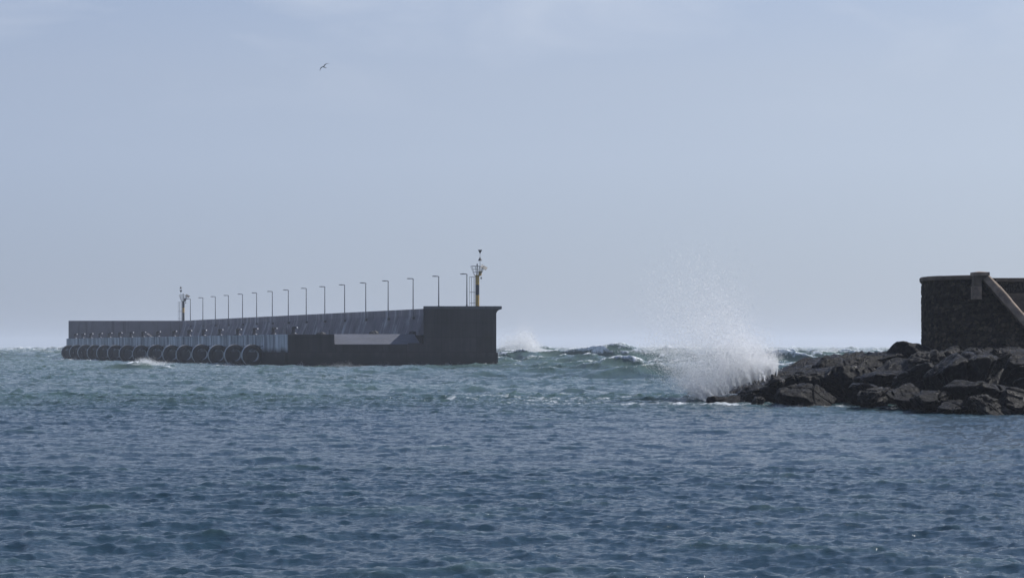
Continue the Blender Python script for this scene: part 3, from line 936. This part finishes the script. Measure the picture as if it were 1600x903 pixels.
for i, lx in enumerate(f_left):
    # leftmost edge of the ring: centre c minus radius along the normal
    Y = (CF - RF / math.cos(THETA) * 0.98) * FPX / (lx + 517)
    o = fe if i == 0 else copy_tree(fe)
    ctr = LP(CF, Y) + DIR * 0.0
    # keep the left edge at lx
    o.location = (ctr.x, ctr.y, 1.95 + random.uniform(-.09, .09))
    o.rotation_euler = (0, random.uniform(-.15, .15) * 0, THETA + random.uniform(-.03, .03))
    if i == 14: lab = 'round black fender at the far left end of the quay, sea visible through its hole'
    elif i == 0: lab = 'nearest round black rubber fender, rightmost in the row along the quay'
    else: lab = '%s round black rubber fender from the near right end of the quay row' % ORD[i]
    tag(o, lab, 'fender', 'round fenders along the quay')

# ------------------------------------------------------------------ bollards
def make_bollard():
    root = empty('bollard')
    m = MB(); m.box((0, 0, .06), (1.15, 1.0, .12), bevel=.03)
    m.build('base_plate', M['chain'], root)
    m = MB()
    m.tube([(-.08, 0, .1), (-.06, 0, .3), (-.04, 0, .62), (-.03, 0, .95), (0.0, 0, 1.2), (.05, 0, 1.33)], [.42, .31, .28, .29, .33, .2], 20)
    m.build('post', M['bollard'], root, True)
    m = MB()
    m.tube([(-.25, 0, 1.14), (.0, 0, 1.2), (.25, 0, 1.2), (.5, 0, 1.17), (.62, 0, 1.14)], [.14, .21, .2, .15, .07], 14)
    m.build('head', M['bollard'], root, True)
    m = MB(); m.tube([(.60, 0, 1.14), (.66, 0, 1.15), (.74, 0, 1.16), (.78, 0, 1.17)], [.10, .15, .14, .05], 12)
    m.build('horn_glint', M['worn'], root, True)  # bright bulb added as the sun glint on the horn
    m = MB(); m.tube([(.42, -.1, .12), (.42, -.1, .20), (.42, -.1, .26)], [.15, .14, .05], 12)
    m.build('foot_glint', M['worn'], root, True)  # bright stud added as the sun glint at the foot
    return root
bol_px = [458.6, 427, 397.3, 371.4, 343, 317.8, 294.8, 271, 246, 223, 204.4, 186.6, 170.7, 155.6, 141.4, 129, 117]
bo = make_bollard()
for i, px in enumerate(bol_px):
    cb = C_QUAY + 1.2
    Y = cb * FPX / (px + 517)
    o = bo if i == 0 else copy_tree(bo)
    o.location = LP(cb, Y, DECK + 0.03)
    o.rotation_euler = (0, 0, -0.25 + random.uniform(-.1, .1))
    if i == 0: lab = 'nearest and largest dark mooring bollard, standing where the quay face turns dark'
    elif i == 16: lab = 'farthest leftmost dark mooring bollard at the far end of the quay'
    else: lab = '%s dark hooked mooring bollard from the near right end of the quay' % ORD[i]
    tag(o, lab, 'bollard', 'mooring bollards along the quay edge')

# ------------------------------------------------------------------ small things on the deck
def heap(px0, px1, pytop, Y, name, label, cat):
    w = (px1 - px0) / FPX * Y; h = CAMZ - (pytop - HY) / FPX * Y - DECK
    X = ((px0 + px1) / 2 - 800) / FPX * Y
    bm = bmesh.new(); bmesh.ops.create_icosphere(bm, subdivisions=4, radius=1)
    for v in bm.verts:
        nv = mn.noise(v.co * 2.2 + Vector((px0, 0, 0))) * .25 + mn.noise(v.co * 6 + Vector((px0, 0, 0))) * .08
        v.co = v.co * (1 + nv)
        v.co = Vector((v.co.x * w / 2, v.co.y * w / 3, max(v.co.z, 0) ** 0.8 * h))
    me = bpy.data.meshes.new(name); bm.to_mesh(me); bm.free(); me.materials.append(M['tarp']); me.shade_smooth()
    o = bpy.data.objects.new(name, me); col.objects.link(o); o.location = (X, Y, DECK)
    tag(o, label, cat)
heap(576, 592, 516.5, 379.0, 'tarpaulin_heap', 'dark covered heap on the deck behind the top of the ramp', 'heap')
heap(638, 652, 517.2, 379.5, 'rope_pile', 'small dark rope pile on the deck beside the pier head', 'rope pile')
heap(494, 509, 518.8, 364.0, 'net_heap', 'low dark net heap on the near quay deck left of the thin post', 'heap')
m = MB(); m.tube([(0, 0, 0), (0, 0, .75)], .06, 8); m.tube([(0, 0, .7), (0, 0, .8)], .09, 8)
o = m.build('post', M['dark_metal'], None, True); o.location = P(514.5, 522, 357.0); o.location.z = DECK
tag(o, 'thin short dark post on the near quay corner above the ramp', 'post')

# ------------------------------------------------------------------ reef, boulders
def reef_h(x, y):
    px = x / y * FPX + 800
    # crest heights rise to the right
    cr = np.interp(x, [11.0, 13.0, 15.5, 18, 21, 24, 30, 45, 70], [-1.2, -0.2, 0.6, 1.4, 2.2, 2.85, 3.3, 3.5, 3.6])
    front = np.interp(x, [11, 20, 30, 45, 70], [124, 119, 111, 104, 100])
    f = smooth(front - 1.0, front + 10.0, y); bk = 1 - smooth(150, 168, y)
    return cr * 1.0 * f * bk - 2.2 * (1 - f * bk)
gx = np.linspace(9, 90, 260); gy = np.linspace(96, 172, 240)
GGX, GGY = np.meshgrid(gx, gy, indexing='ij')
GGZ = reef_h(GGX, GGY)
vv = [];
for i in range(len(gx)):
    for j in range(len(gy)):
        p = Vector((GGX[i, j], GGY[i, j], 0))
        zz = GGZ[i, j] + mn.fractal(p * .35, 1.0, 2.1, 5) * 0.5 + abs(mn.noise(p * 1.1)) * .5 - .15
        vv.append((p.x, p.y, zz))
ff_ = []
nj = len(gy)
for i in range(len(gx) - 1):
    for j in range(nj - 1):
        a = i * nj + j; ff_.append((a, a + nj, a + nj + 1, a + 1))
me = bpy.data.meshes.new('terrain'); me.from_pydata(vv, [], ff_); me.materials.append(M['rock'])
o = bpy.data.objects.new('terrain', me); col.objects.link(o); tag(o, kind='structure')

def boulder(cx, cy, w, h, Y, label, seed, pale=0.0, squash=0.9, tilt=0.0):
    """a craggy rock about w x h photo pixels at distance Y"""
    rnd = random.Random(seed)
    sx = w / 2 / FPX * Y; sz = h / 2 / FPX * Y; sy = max(sx, sz) * squash
    bm = bmesh.new(); bmesh.ops.create_icosphere(bm, subdivisions=6 if w > 60 else 5, radius=1)
    planes = []
    for k in range(12):
        v = Vector((rnd.gauss(0, 1), rnd.gauss(0, 1), rnd.gauss(0, 1))).normalized()
        planes.append((v, rnd.uniform(.62, 1.0)))
    cracks = [(Vector((rnd.gauss(0, 1), rnd.gauss(0, .6), rnd.gauss(0, .5))).normalized(), rnd.uniform(-.4, .4)) for _ in range(3)]
    off = Vector((seed * 3.7, seed * 1.3, seed * 7.1))
    ct, st = math.cos(tilt), math.sin(tilt)
    for v in bm.verts:
        d = v.co.normalized()
        r = 1.25
        acc = 0.0
        for pn, pd in planes:
            c_ = d.dot(pn)
            if c_ > .05:
                acc += (c_ / pd) ** 22
        r = min(1.3, 1.0 / (acc ** (1 / 22)) if acc > 0 else 1.3)
        p = Vector((d.x * sx, d.y * sy, d.z * sz)) * r
        q = p * 0.9 + off
        rid = 1 - abs(mn.noise(q * .9)) * 2
        disp = mn.fractal(q * .5, 1.0, 2.0, 3) * .10 + (rid - .5) * .04 + mn.fractal(q * 3.0, .9, 2.1, 4) * (.10 if pale else .040) - abs(mn.noise(q * 1.3)) * .05
        for cn, co_ in cracks:      # clefts
            dist = abs(d.dot(cn) - co_ + mn.noise(q * 1.1) * .12)
            disp -= .11 * max(0.0, 1 - dist / .05)
        # fractured steps: quantise part of the relief
        stp = mn.noise(q * .75 + Vector((9, 2, 4))) * 3.0
        disp += (math.floor(stp) - stp + .5) * (.06 if pale else .018)
        p = p + d * disp * min(1.6, (sx + sz) * .8)
        p = Vector((p.x * ct - p.z * st, p.y, p.x * st + p.z * ct))
        v.co = p
    me = bpy.data.meshes.new('boulder'); bm.to_mesh(me); bm.free()
    me.materials.append(M['rock_lit'] if pale else M['rock'])
    me.shade_smooth()
    try: me.set_sharp_from_angle(angle=R(48))
    except Exception: pass
    o = bpy.data.objects.new('boulder', me); col.objects.link(o)
    o.location = P(cx, cy, Y)
    tag(o, label, 'boulder', 'boulders of the reef below the fort')
    return o
BL = [
 # cx, cy, w, h, Y, pale, tilt, label
 (1133, 633, 74, 27, 124.5, 0, .24, 'low pointed black rock tip where the spray rises, leftmost of the reef'),
 (1176, 621, 84, 38, 124.6, 0, .26, 'smooth black rock right behind the leftmost tip of the reef'),
 (1213, 597, 34, 24, 123.3, 1, -.4, 'small craggy grey rock catching light on top of the left reef slope'),
 (1183, 630, 22, 17, 122.0, 1, 0, 'tiny pale craggy rock at the waterline below the left reef slope'),
 (1247, 609, 104, 66, 125.5, 0, .10, 'broad rounded black rock in the middle of the low left reef'),
 (1262, 620, 74, 46, 121.5, 0, 0, 'dark rock with smooth face at the waterline left of the inlet'),
 (1318, 596, 104, 66, 125.5, 0, .08, 'wide black boulder on the rising skyline left of the two steps'),
 (1349, 578, 84, 56, 127.0, 0, .1, 'humped black boulder on the skyline before the fort step'),
 (1407, 581, 108, 82, 128.5, 0, .12, 'tall dark boulder on the skyline touching the fort wall corner'),
 (1350, 613, 66, 38, 117.5, 0, -.1, 'flat topped brown black boulder at the waterline above the splash'),
 (1383, 598, 92, 44, 121.5, 0, .1, 'sloping dark slab boulder in the middle of the reef'),
 (1368, 620, 58, 34, 115.5, 1, .05, 'craggy lit boulder at the waterline with a bright broken top'),
 (1438, 600, 96, 60, 118.5, 0, .25, 'long dark boulder slanting up toward the fort wall'),
 (1460, 570, 62, 36, 121.0, 1, -.2, 'craggy grey crest boulder below the fort wall'),
 (1518, 562, 34, 40, 119.5, 1, -.75, 'small leaning rock with a bright edge below the fort wall'),
 (1558, 562, 56, 44, 116.5, 1, .3, 'tall brownish lit boulder standing below the diagonal coping'),
 (1500, 592, 128, 62, 114.5, 0, .14, 'huge smooth dark boulder in the centre of the right heap'),
 (1590, 578, 52, 52, 113.5, 0, -.1, 'grey topped boulder at the right picture edge below the coping'),
 (1418, 622, 82, 44, 114.2, 0, -.06, 'low black boulder beside the water between lit rock and front boulders'),
 (1466, 629, 104, 46, 111.3, 0, -.05, 'wide wet black boulder in front at the waterline'),
 (1541, 614, 118, 40, 110.5, 0, -.08, 'flat dark slab lying over the front right rocks'),
 (1534, 634, 72, 34, 108.2, 1, -.25, 'jagged lit rock lowest at the water on the right'),
 (1583, 632, 50, 42, 108.6, 0, 0, 'dark rock at the waterline in the right picture corner'),
 (1496, 640, 56, 26, 108.8, 0, 0, 'low black rock sunk in the water left of the jagged lit rock'),
 (1640, 612, 90, 70, 110.5, 0, 0, 'big dark boulder cut by the right picture edge'),
 (1374, 573, 92, 52, 128.3, 0, .12, 'dark rock on the skyline between the hump and the tall boulder at the fort'),
 (1302, 580, 90, 40, 129.5, 0, .15, 'long low dark rock on the skyline behind the middle of the reef'),
 (1236, 592, 74, 30, 129.5, 0, .18, 'low dark rock on the skyline beside the right edge of the spray'),
 (1480, 556, 50, 26, 123.5, 0, .1, 'small dark rock wedged against the base of the fort wall'),
]
for i, (cx, cy, w, h, Y, pale, tilt, label) in enumerate(BL):
    boulder(cx, cy, w * 1.02, h, Y, label, 100 + i * 7, pale, tilt=tilt)

# ------------------------------------------------------------------ the fort
FO = Vector((30, 131, 0))
fort = empty('stone_fort', FO)
tag(fort, 'dark rubble stone bastion with pale coping and diagonal stair wall above the rocks', 'fort')
def fpart(mb, name, mats, parent=None, smooth=False):
    bmesh.ops.translate(mb.bm, verts=mb.bm.verts, vec=-FO)
    return mb.build(name, mats, parent or fort, smooth)
ZF = 7.80      # underside of the coping
# plan of the curved face (left to right)
plan = [(33.5, 156.0), (30.6, 149), (28.7, 142.3), (27.35, 136.6), (26.86, 134.0), (27.1, 132.2), (27.9, 130.9), (29.1, 129.9), (30.4, 129.3)]
def cr_spline(pts, n):
    out_ = []
    pts = [Vector((p[0], p[1], 0)) for p in pts]
    for i in range(len(pts) - 1):
        p0 = pts[max(i - 1, 0)]; p1 = pts[i]; p2 = pts[i + 1]; p3 = pts[min(i + 2, len(pts) - 1)]
        for k in range(n):
            t = k / n
            out_.append(.5 * ((2 * p1) + (-p0 + p2) * t + (2 * p0 - 5 * p1 + 4 * p2 - p3) * t * t + (-p0 + 3 * p1 - 3 * p2 + p3) * t ** 3))
    out_.append(pts[-1]); return out_
curve = cr_spline(plan, 14)
def stone_wall(path, ztop, z0=1.0, thick=0.8, name='wall', nz=70, amp=.07):
    m = MB()
    grid = []
    for i, p in enumerate(path):
        a = path[max(i - 1, 0)]; b2 = path[min(i + 1, len(path) - 1)]
        t = (b2 - a).normalized(); nrm = Vector((t.y, -t.x, 0))
        zt = ztop(p) if callable(ztop) else ztop
        colm = []
        for j in range(nz + 1):
            z = z0 + (zt - z0) * j / nz
            q = Vector((p.x, p.y, z))
            d = mn.voronoi(Vector((q.x * 2.2, q.y * 2.2, q.z * 2.9)))[0]
            dd = (d[1] - d[0])
            o_ = (min(dd, .35) / .35 - .5) * amp + mn.noise(q * .6) * .06
            colm.append(m.bm.verts.new(q + nrm * o_))
        grid.append(colm)
    for i in range(len(grid) - 1):
        for j in range(nz):
            m.bm.faces.new([grid[i][j], grid[i + 1][j], grid[i + 1][j + 1], grid[i][j + 1]])
    # closing back and top
    back = []
    for i, p in enumerate(path):
        a = path[max(i - 1, 0)]; b2 = path[min(i + 1, len(path) - 1)]
        t = (b2 - a).normalized(); nrm = Vector((t.y, -t.x, 0))
        zt = ztop(p) if callable(ztop) else ztop
        back.append((m.bm.verts.new(Vector((p.x, p.y, z0)) - nrm * thick), m.bm.verts.new(Vector((p.x, p.y, zt)) - nrm * thick)))
    for i in range(len(grid) - 1):
        m.bm.faces.new([grid[i][nz], grid[i + 1][nz], back[i + 1][1], back[i][1]])
        m.bm.faces.new([back[i][0], back[i][1], back[i + 1][1], back[i + 1][0]])
    return m
path = []
for i in range(len(curve) - 1):
    path.append(curve[i]); path.append((curve[i] + curve[i + 1]) / 2)
path.append(curve[-1])
fpart(stone_wall(path, ZF), 'wall', M['rubble'])
# coping of big blocks along the curve
m = MB()
L_ = 0; last = 0
acc = [0]
for i in range(1, len(curve)): acc.append(acc[-1] + (curve[i] - curve[i - 1]).length)
def at_len(s):
    s = max(0, min(s, acc[-1]))
    for i in range(1, len(acc)):
        if acc[i] >= s:
            t = (s - acc[i - 1]) / max(1e-6, acc[i] - acc[i - 1]); return curve[i - 1].lerp(curve[i], t), (curve[i] - curve[i - 1]).normalized()
    return curve[-1], (curve[-1] - curve[-2]).normalized()
s = 0.0
rc = random.Random(4)
while s < acc[-1] - 1.2:
    ln = rc.uniform(1.0, 1.5); e = min(s + ln - .015, acc[-1] - .95)
    rings = []
    jz = rc.uniform(-.012, .012)
    for k in range(6):
        p, t = at_len(s + (e - s) * k / 5); nrm = Vector((t.y, -t.x, 0))
        rings.append([p + nrm * .13 + Vector((0, 0, ZF + jz)), p + nrm * .14 + Vector((0, 0, ZF + .20 + jz)), p + nrm * .08 + Vector((0, 0, ZF + .26 + jz)), p - nrm * .95 + Vector((0, 0, ZF + .26 + jz)), p - nrm * .95 + Vector((0, 0, ZF + jz))])
    m.loft(rings); s += ln
fpart(m, 'coping', M['ashlar_dark'])
# pillar
YP = 128.9
def fx(px, Y=YP): return (px - 800) / FPX * Y
def fz(py, Y=YP): return CAMZ - (py - HY) / FPX * Y
m = MB()
xa, xb = fx(1521), fx(1546)
m.prism([(xa, YP - .1), (xb, YP - .1), (xb, YP + .9), (xa, YP + .9)], fz(430.6), fz(425.4))
zc = fz(425.4)
apex = Vector(((xa + xb) / 2 - .05, YP + .4, fz(423.6)))
cs = [Vector((xa, YP - .1, zc)), Vector((xb, YP - .1, zc)), Vector((xb, YP + .9, zc)), Vector((xa, YP + .9, zc))]
for i in range(4): m.poly([cs[i], cs[(i + 1) % 4], apex])
fpart(m, 'pillar_cap', M['ashlar'])
m = MB(); xs_ = fx(1533.5)
m.box(((xa + xs_) / 2 + .03, YP + .35, (fz(447) + fz(430.7)) / 2), (xs_ - xa - .02, .7, fz(430.7) - fz(447)), bevel=.02)
m.box(((xs_ + xb) / 2, YP + .45, (fz(436.5) + fz(430.7)) / 2), (xb - xs_ - .04, .8, fz(430.7) - fz(436.5)), bevel=.02)
fpart(m, 'pillar', M['ashlar_dark'])
m = MB(); m.box(((xa + xs_) / 2, YP + .3, (fz(467.6) + fz(447.3)) / 2), (xs_ - xa + .04, .7, fz(447.3) - fz(467.6)), bevel=.02)
fpart(m, 'quoin_block', M['ashlar'])
# stair wall: front face continues right with a falling top
p0 = Vector((fx(1534), 129.3, 0)); slope = 56.8 / 49.6
def stop(p):
    return max(2.2, fz(436) - max(0.0, p.x - fx(1538)) * slope)
pathr = [Vector((30.2 + k * .07, 129.35 - k * .004, 0)) for k in range(int(8.5 / .07))]
fpart(stone_wall(pathr, stop, name='stair', nz=70, thick=.7), 'stair_wall', M['rubble'])
# rounded diagonal coping in blocks
m = MB()
A_ = Vector((fx(1540), YP + .12, fz(433.1))); B_ = Vector((fx(1540) + 5.6, YP + .08, fz(433.1) - 5.6 * slope))
nb = 8
for k in range(nb):
    q0 = A_.lerp(B_, k / nb + .001); q1 = A_.lerp(B_, (k + 1) / nb - .001)
    rr0 = .27 + .012 * math.sin(k * 2.1)
    dd = (B_ - A_).normalized(); up_ = Vector((-dd.z, 0, dd.x)); up_ = up_ if up_.z > 0 else -up_
    prof = [(-.20, -.32), (.12, -.32), (.22, -.24), (.27, -.1), (.27, .15), (.22, .4), (-.20, .42)]
    rings = [[qq_ + up_ * (a_2 * rr0 / .22) + Vector((0, b_2, 0)) for a_2, b_2 in prof] for qq_ in (q0, q0.lerp(q1, .02), q1.lerp(q0, .02), q1)]
    for r__ in rings:
        for v__ in r__: v__.z = min(v__.z, fz(430.75))
    m.loft(rings)
dc = fpart(m, 'diagonal_coping', M['ashlar'], smooth=True)
# back wall with its coping
YK = 140.0
m = stone_wall([Vector((31.5 + k * .12, YK, 0)) for k in range(170)], fz(440.5, YK), name='back', nz=40, thick=.8)
fpart(m, 'back_wall', M['rubble'])
m = MB()
x = 31.4
while x < 52:
    w = rc.uniform(1.1, 1.7)
    m.box((x + w / 2, YK + .3, (fz(440.4, YK) + fz(434.4, YK)) / 2), (w - .02, 1.0, fz(434.4, YK) - fz(440.4, YK)), bevel=.025); x += w
fpart(m, 'back_coping', M['ashlar_dark'])
# ashlar stair block behind the diagonal
m = MB()
YS = 133.0
for row in range(9):
    z1 = fz(458.5, YS) - row * .42
    x = fx(1573, YS) + row * .12; 
    while x < 44:
        w = rc.uniform(.7, 1.2)
        m.box((x + w / 2, YS + 1.5, z1 - .205), (w - .012, 3.0, .405), bevel=.02); x += w
fpart(m, 'stairs', M['ashlar_dark'])
# solid ground inside the fort
m = MB(); m.prism([(28.2, 134), (31, 130.6), (52, 130.4), (52, 156), (34, 156)], 0.5, 3.6)
fpart(m, 'floor', M['rubble'])

# ------------------------------------------------------------------ spray
def droplets(name, pts, sizes, label=None, cat=None):
    rng = np.random.default_rng(5)
    T = np.array([[1, 1, 1], [1, -1, -1], [-1, 1, -1], [-1, -1, 1]], np.float32) / math.sqrt(3)
    n_ = len(pts)
    qq = rng.standard_normal((n_, 4)); qq /= np.linalg.norm(qq, axis=1, keepdims=True)
    w, x, y, z = qq.T
    Rm = np.stack([1 - 2 * (y * y + z * z), 2 * (x * y - z * w), 2 * (x * z + y * w), 2 * (x * y + z * w), 1 - 2 * (x * x + z * z), 2 * (y * z - x * w),
                   2 * (x * z - y * w), 2 * (y * z + x * w), 1 - 2 * (x * x + y * y)], -1).reshape(n_, 3, 3)
    V = np.einsum('nij,kj->nki', Rm, T) * np.asarray(sizes)[:, None, None] + np.asarray(pts)[:, None, :]
    V = V.reshape(-1, 3).astype(np.float32)
    base = np.arange(n_)[:, None, None] * 4
    F = (np.array([[0, 1, 2], [0, 3, 1]])[None] + base).reshape(-1, 3).astype(np.int32)      # a folded fleck of water
    me = bpy.data.meshes.new(name)
    me.vertices.add(len(V)); me.vertices.foreach_set('co', V.ravel())
    me.loops.add(F.size); me.loops.foreach_set('vertex_index', F.ravel())
    me.polygons.add(len(F)); me.polygons.foreach_set('loop_start', np.arange(0, F.size, 3, dtype=np.int32))
    me.update(calc_edges=True)
    me.materials.append(M['spray'])
    o = bpy.data.objects.new(name, me); col.objects.link(o)
    tag(o, label, cat, kind='stuff')
    return o

def plume(seed, njet, ndrop, base_line, hmax, lean, Y, spread=.09, size=(.006, .02), yr=3.0, pw=1.0, jang=.22):
    rng = np.random.default_rng(seed)
    P_, S_ = [], []
    for j in range(njet):
        u = rng.random()
        bx_, bz_ = base_line(u)
        h = hmax(u) * (0.25 + 0.75 * rng.random() ** 1.4)
        ang = lean(u) + rng.normal(0, jang)
        y0 = Y + rng.normal(0, yr * .5)
        k = int(ndrop / njet * (0.4 + 1.2 * rng.random()))
        s = rng.random(k) ** pw
        # ballistic arc: rises, slows, drifts left with the wind
        r = h * s
        drift = -0.12 * h * s ** 2.2
        x = bx_ + np.sin(ang) * r + drift
        z = bz_ + np.cos(ang) * r * (1 - .10 * s)
        sp = spread * h * (0.10 + s) 
        P_.append(np.stack([x + rng.normal(0, 1, k) * sp, y0 + rng.normal(0, 1, k) * sp * 1.5, z + rng.normal(0, 1, k) * sp * .9], -1))
        S_.append(size[0] + (size[1] - size[0]) * rng.random(k) ** 3)
    return np.concatenate(P_), np.concatenate(S_)

YS0 = 129.0
pxm = YS0 / FPX
def bl(u):      # along the reef's flank, photo px 1085..1215
    px = 1100 + 112 * u; py = np.interp(px, [1085, 1110, 1150, 1185, 1215], [632, 628, 606, 594, 584])
    return (px - 800) * pxm, CAMZ - (py - HY) * pxm
def hm(u): return np.interp(u, [0, .2, .45, .62, .8, 1.0], [3.2, 7.8, 9.8, 7.4, 3.6, 1.4])
def lm(u): return np.interp(u, [0, .3, .5, .8, 1], [-.75, -.42, -.20, -.06, .15])
p1, s1 = plume(1, 280, 330000, bl, hm, lm, YS0 + 2, spread=.08, size=(.006, .036), yr=3.0, pw=1.1, jang=.13)
# dense white root of the splash
def hm2(u): return np.interp(u, [0, .3, .6, .85, 1.0], [2.0, 3.4, 5.0, 3.4, 1.5])
p2, s2 = plume(2, 170, 80000, bl, hm2, lambda u: lm(u) * .7, YS0 + 1.5, spread=.05, size=(.007, .026), yr=2.0, pw=1.3, jang=.34)
rng = np.random.default_rng(8)
k = 14000      # heavy drops thrown clear
hb = rng.random(k); bxx, bzz = bl(hb)
r_ = hm(hb) * rng.random(k) ** .8 * 1.02; an = lm(hb) + rng.normal(0, .17, k)
p4 = np.stack([bxx + np.sin(an) * r_ - .08 * r_ + rng.normal(0, .35, k), YS0 + 2 + rng.normal(0, 2, k), bzz + np.cos(an) * r_ * .95 + rng.normal(0, .3, k)], -1)
s4 = .020 + .022 * rng.random(k) ** 2.5
k = 90000     # blown mist to the left
cpx = rng.normal(1100, 38, k); cpy = rng.normal(532, 44, k)
yy_ = YS0 + 3 + rng.normal(0, 3, k)
p3 = np.stack([(cpx - 800) / FPX * yy_, yy_, CAMZ - (cpy - HY) / FPX * yy_], -1); s3 = .005 + .007 * rng.random(k)
PP = np.concatenate([p1, p2, p3, p4]); SS = np.concatenate([s1, s2, s3, s4])
keep = PP[:, 2] > -0.2
droplets('sea_spray', PP[keep], SS[keep], 'tall fan of white spray bursting over the left tip of the reef', 'sea spray')

# distant bursts
def cloud(seed, n_, blobs, size):
    rng = np.random.default_rng(seed); P_ = []; S_ = []
    tot = sum(b_[5] for b_ in blobs)
    for (px, py, Y, rx, ry, wgt) in blobs:
        k = int(n_ * wgt / tot)
        a = rng.normal(px, rx, k); b2 = py - np.abs(rng.normal(0, ry, k)) + rng.normal(0, ry * .25, k); y_ = Y + rng.normal(0, 4, k)
        # clumps
        a += 2.0 * np.sin(b2 * .7 + px) ; 
        P_.append(np.stack([(a - 800) / FPX * y_, y_, CAMZ - (b2 - HY) / FPX * y_], -1)); S_.append(size[0] + (size[1] - size[0]) * rng.random(k) ** 2.5)
    return np.concatenate(P_), np.concatenate(S_)
pc, sc_ = cloud(3, 120000, [(818, 549, 455, 7, 16, 3), (828, 549, 455, 5, 13, 2.2), (806, 548, 455, 10, 12, 1.6), (795, 548, 450, 12, 12, 1.2), (838, 550, 455, 5, 7, 1.0), (846, 552, 455, 6, 3, .6)], (.02, .065))
droplets('sea_spray', pc, sc_, 'pale burst of spray just right of the pier head', 'sea spray')
pc, sc_ = cloud(4, 46000, [(1040, 552, 420, 22, 7, 3), (1015, 552, 420, 24, 4, 1.3), (1075, 551, 420, 18, 8, 2), (985, 550, 430, 22, 4, .8), (950, 549, 460, 30, 3, .6)], (.02, .055))
droplets('sea_spray', pc, sc_, 'low white spray blowing off a far crest left of the reef splash', 'sea spray')
pc, sc_ = cloud(9, 70000, [(890, 549, 620, 45, 4, 1), (960, 548, 800, 60, 4, 1), (1090, 549, 700, 60, 5, 1.2), (1210, 548, 620, 40, 5, 1), (1330, 548, 760, 50, 4, 1), (60, 549, 700, 60, 3, .5)], (.02, .06))
droplets('sea_spray', pc, sc_, 'thin white spindrift blowing low over the outer sea along the horizon', 'sea spray')
pc, sc_ = cloud(6, 9000, [(1297, 552, 520, 9, 5, 2), (1285, 551, 520, 10, 3, 1)], (.02, .06))
droplets('sea_spray', pc, sc_, 'small far plume of spray above the skyline left of the fort', 'sea spray')
pc, sc_ = cloud(7, 9000, [(228, 567, 318, 7, 3.5, 2), (246, 570, 316, 10, 2.5, 1.4), (214, 570, 318, 5, 2, .6)], (.015, .05))
droplets('sea_spray', pc, sc_, 'white crest spray of the wave breaking before the round fenders', 'sea spray')

def wash_line(seed, line, n_, per, hgt, wid, size):
    rng = np.random.default_rng(seed); P_ = []; S_ = []
    for i in range(n_):
        t = rng.random(); c_ = line(t); k = int(per * (.2 + rng.random() ** 2 * 1.8)); hh = hgt * (.3 + rng.random() ** 2)
        ww = wid * (.5 + rng.random())
        dx = rng.normal(0, ww, k)
        P_.append(np.stack([c_[0] + dx, c_[1] + rng.normal(0, .35, k), c_[2] + np.abs(rng.normal(0, 1, k)) * hh * np.exp(-(dx / ww) ** 2 * .5)], -1))
        S_.append(size[0] + (size[1] - size[0]) * rng.random(k) ** 2)
    return np.concatenate(P_), np.concatenate(S_)
pw_, sw_ = wash_line(21, lambda t: (-38.5 + 37.5 * t, 353.6, -.05), 46, 260, .42, .9, (.02, .06))
pv_, sv_ = wash_line(22, lambda t: ((C_QUAY - 5.0) - TT * (362 + 185 * t), 362 + 185 * t, .0), 50, 160, .38, .9, (.02, .06))
droplets('sea_spray', np.concatenate([pw_, pv_]), np.concatenate([sw_, sv_]), 'broken white wash along the waterline of the breakwater and its fenders', 'sea spray')
def reef_foot(t):
    x = 13 + 18 * t
    return (x, float(np.interp(x, [11.5, 15, 18, 24, 27, 34], [122.4, 121.2, 119.8, 112.4, 107.6, 103.4])), -.02)
pw_, sw_ = wash_line(23, reef_foot, 60, 260, .12, .4, (.006, .022))
droplets('sea_spray', pw_, sw_, 'thin white wash along the foot of the reef boulders', 'sea spray')

# ------------------------------------------------------------------ gull
gull = empty('gull')
YG = 235.0
gull.location = P(506.3, 105.0, YG)
m = MB()
m.tube([(-.30, 0, 0), (-.24, 0, .01), (-.12, 0, .015), (.05, 0, .0), (.2, 0, -.01), (.36, 0, 0)], [.015, .045, .075, .075, .045, .008], 12)
m.build('body', M['gull_dark'], gull, True)
m = MB(); m.tube([(-.3, 0, 0), (-.38, 0, -.012)], [.016, .004], 6); m.build('beak', M['beak'], gull, True)
for sgn, nm in ((1, 'wing'), (-1, 'wing')):
    m = MB()
    # chord profile stations along the span
    st = [(0.05, .17, .03, -.06), (.28, .17, .11, -.09), (.45, .13, .10, -.04), (.62, .075, .04, .04), (.72, .015, -.02, .10)]
    rings = []
    for (yv, ch, zv, xo) in st:
        yv *= sgn
        rings.append([(xo - ch * .5, yv, zv), (xo - ch * .2, yv, zv + .016), (xo + ch * .6, yv, zv + .004), (xo + ch * .2, yv, zv - .008)])
    m.loft(rings)
    w_ = m.build(nm, [M['gull_dark'], M['gull_tip']], gull, True)
    for p in w_.data.polygons:
        if abs(p.center.y) > .6: p.material_index = 1
m = MB(); m.loft([[(.3, -.03, .0), (.3, .03, .0), (.3, .03, .012), (.3, -.03, .012)], [(.46, -.08, 0), (.46, .08, 0), (.46, .08, .006), (.46, -.08, .006)]]); m.build('tail', M['gull_dark'], gull)
gull.rotation_euler = (R(-34), R(10), R(62))
tag(gull, 'lone grey gull gliding with raised wings high in the sky', 'gull')
print('objects', len(bpy.data.objects))
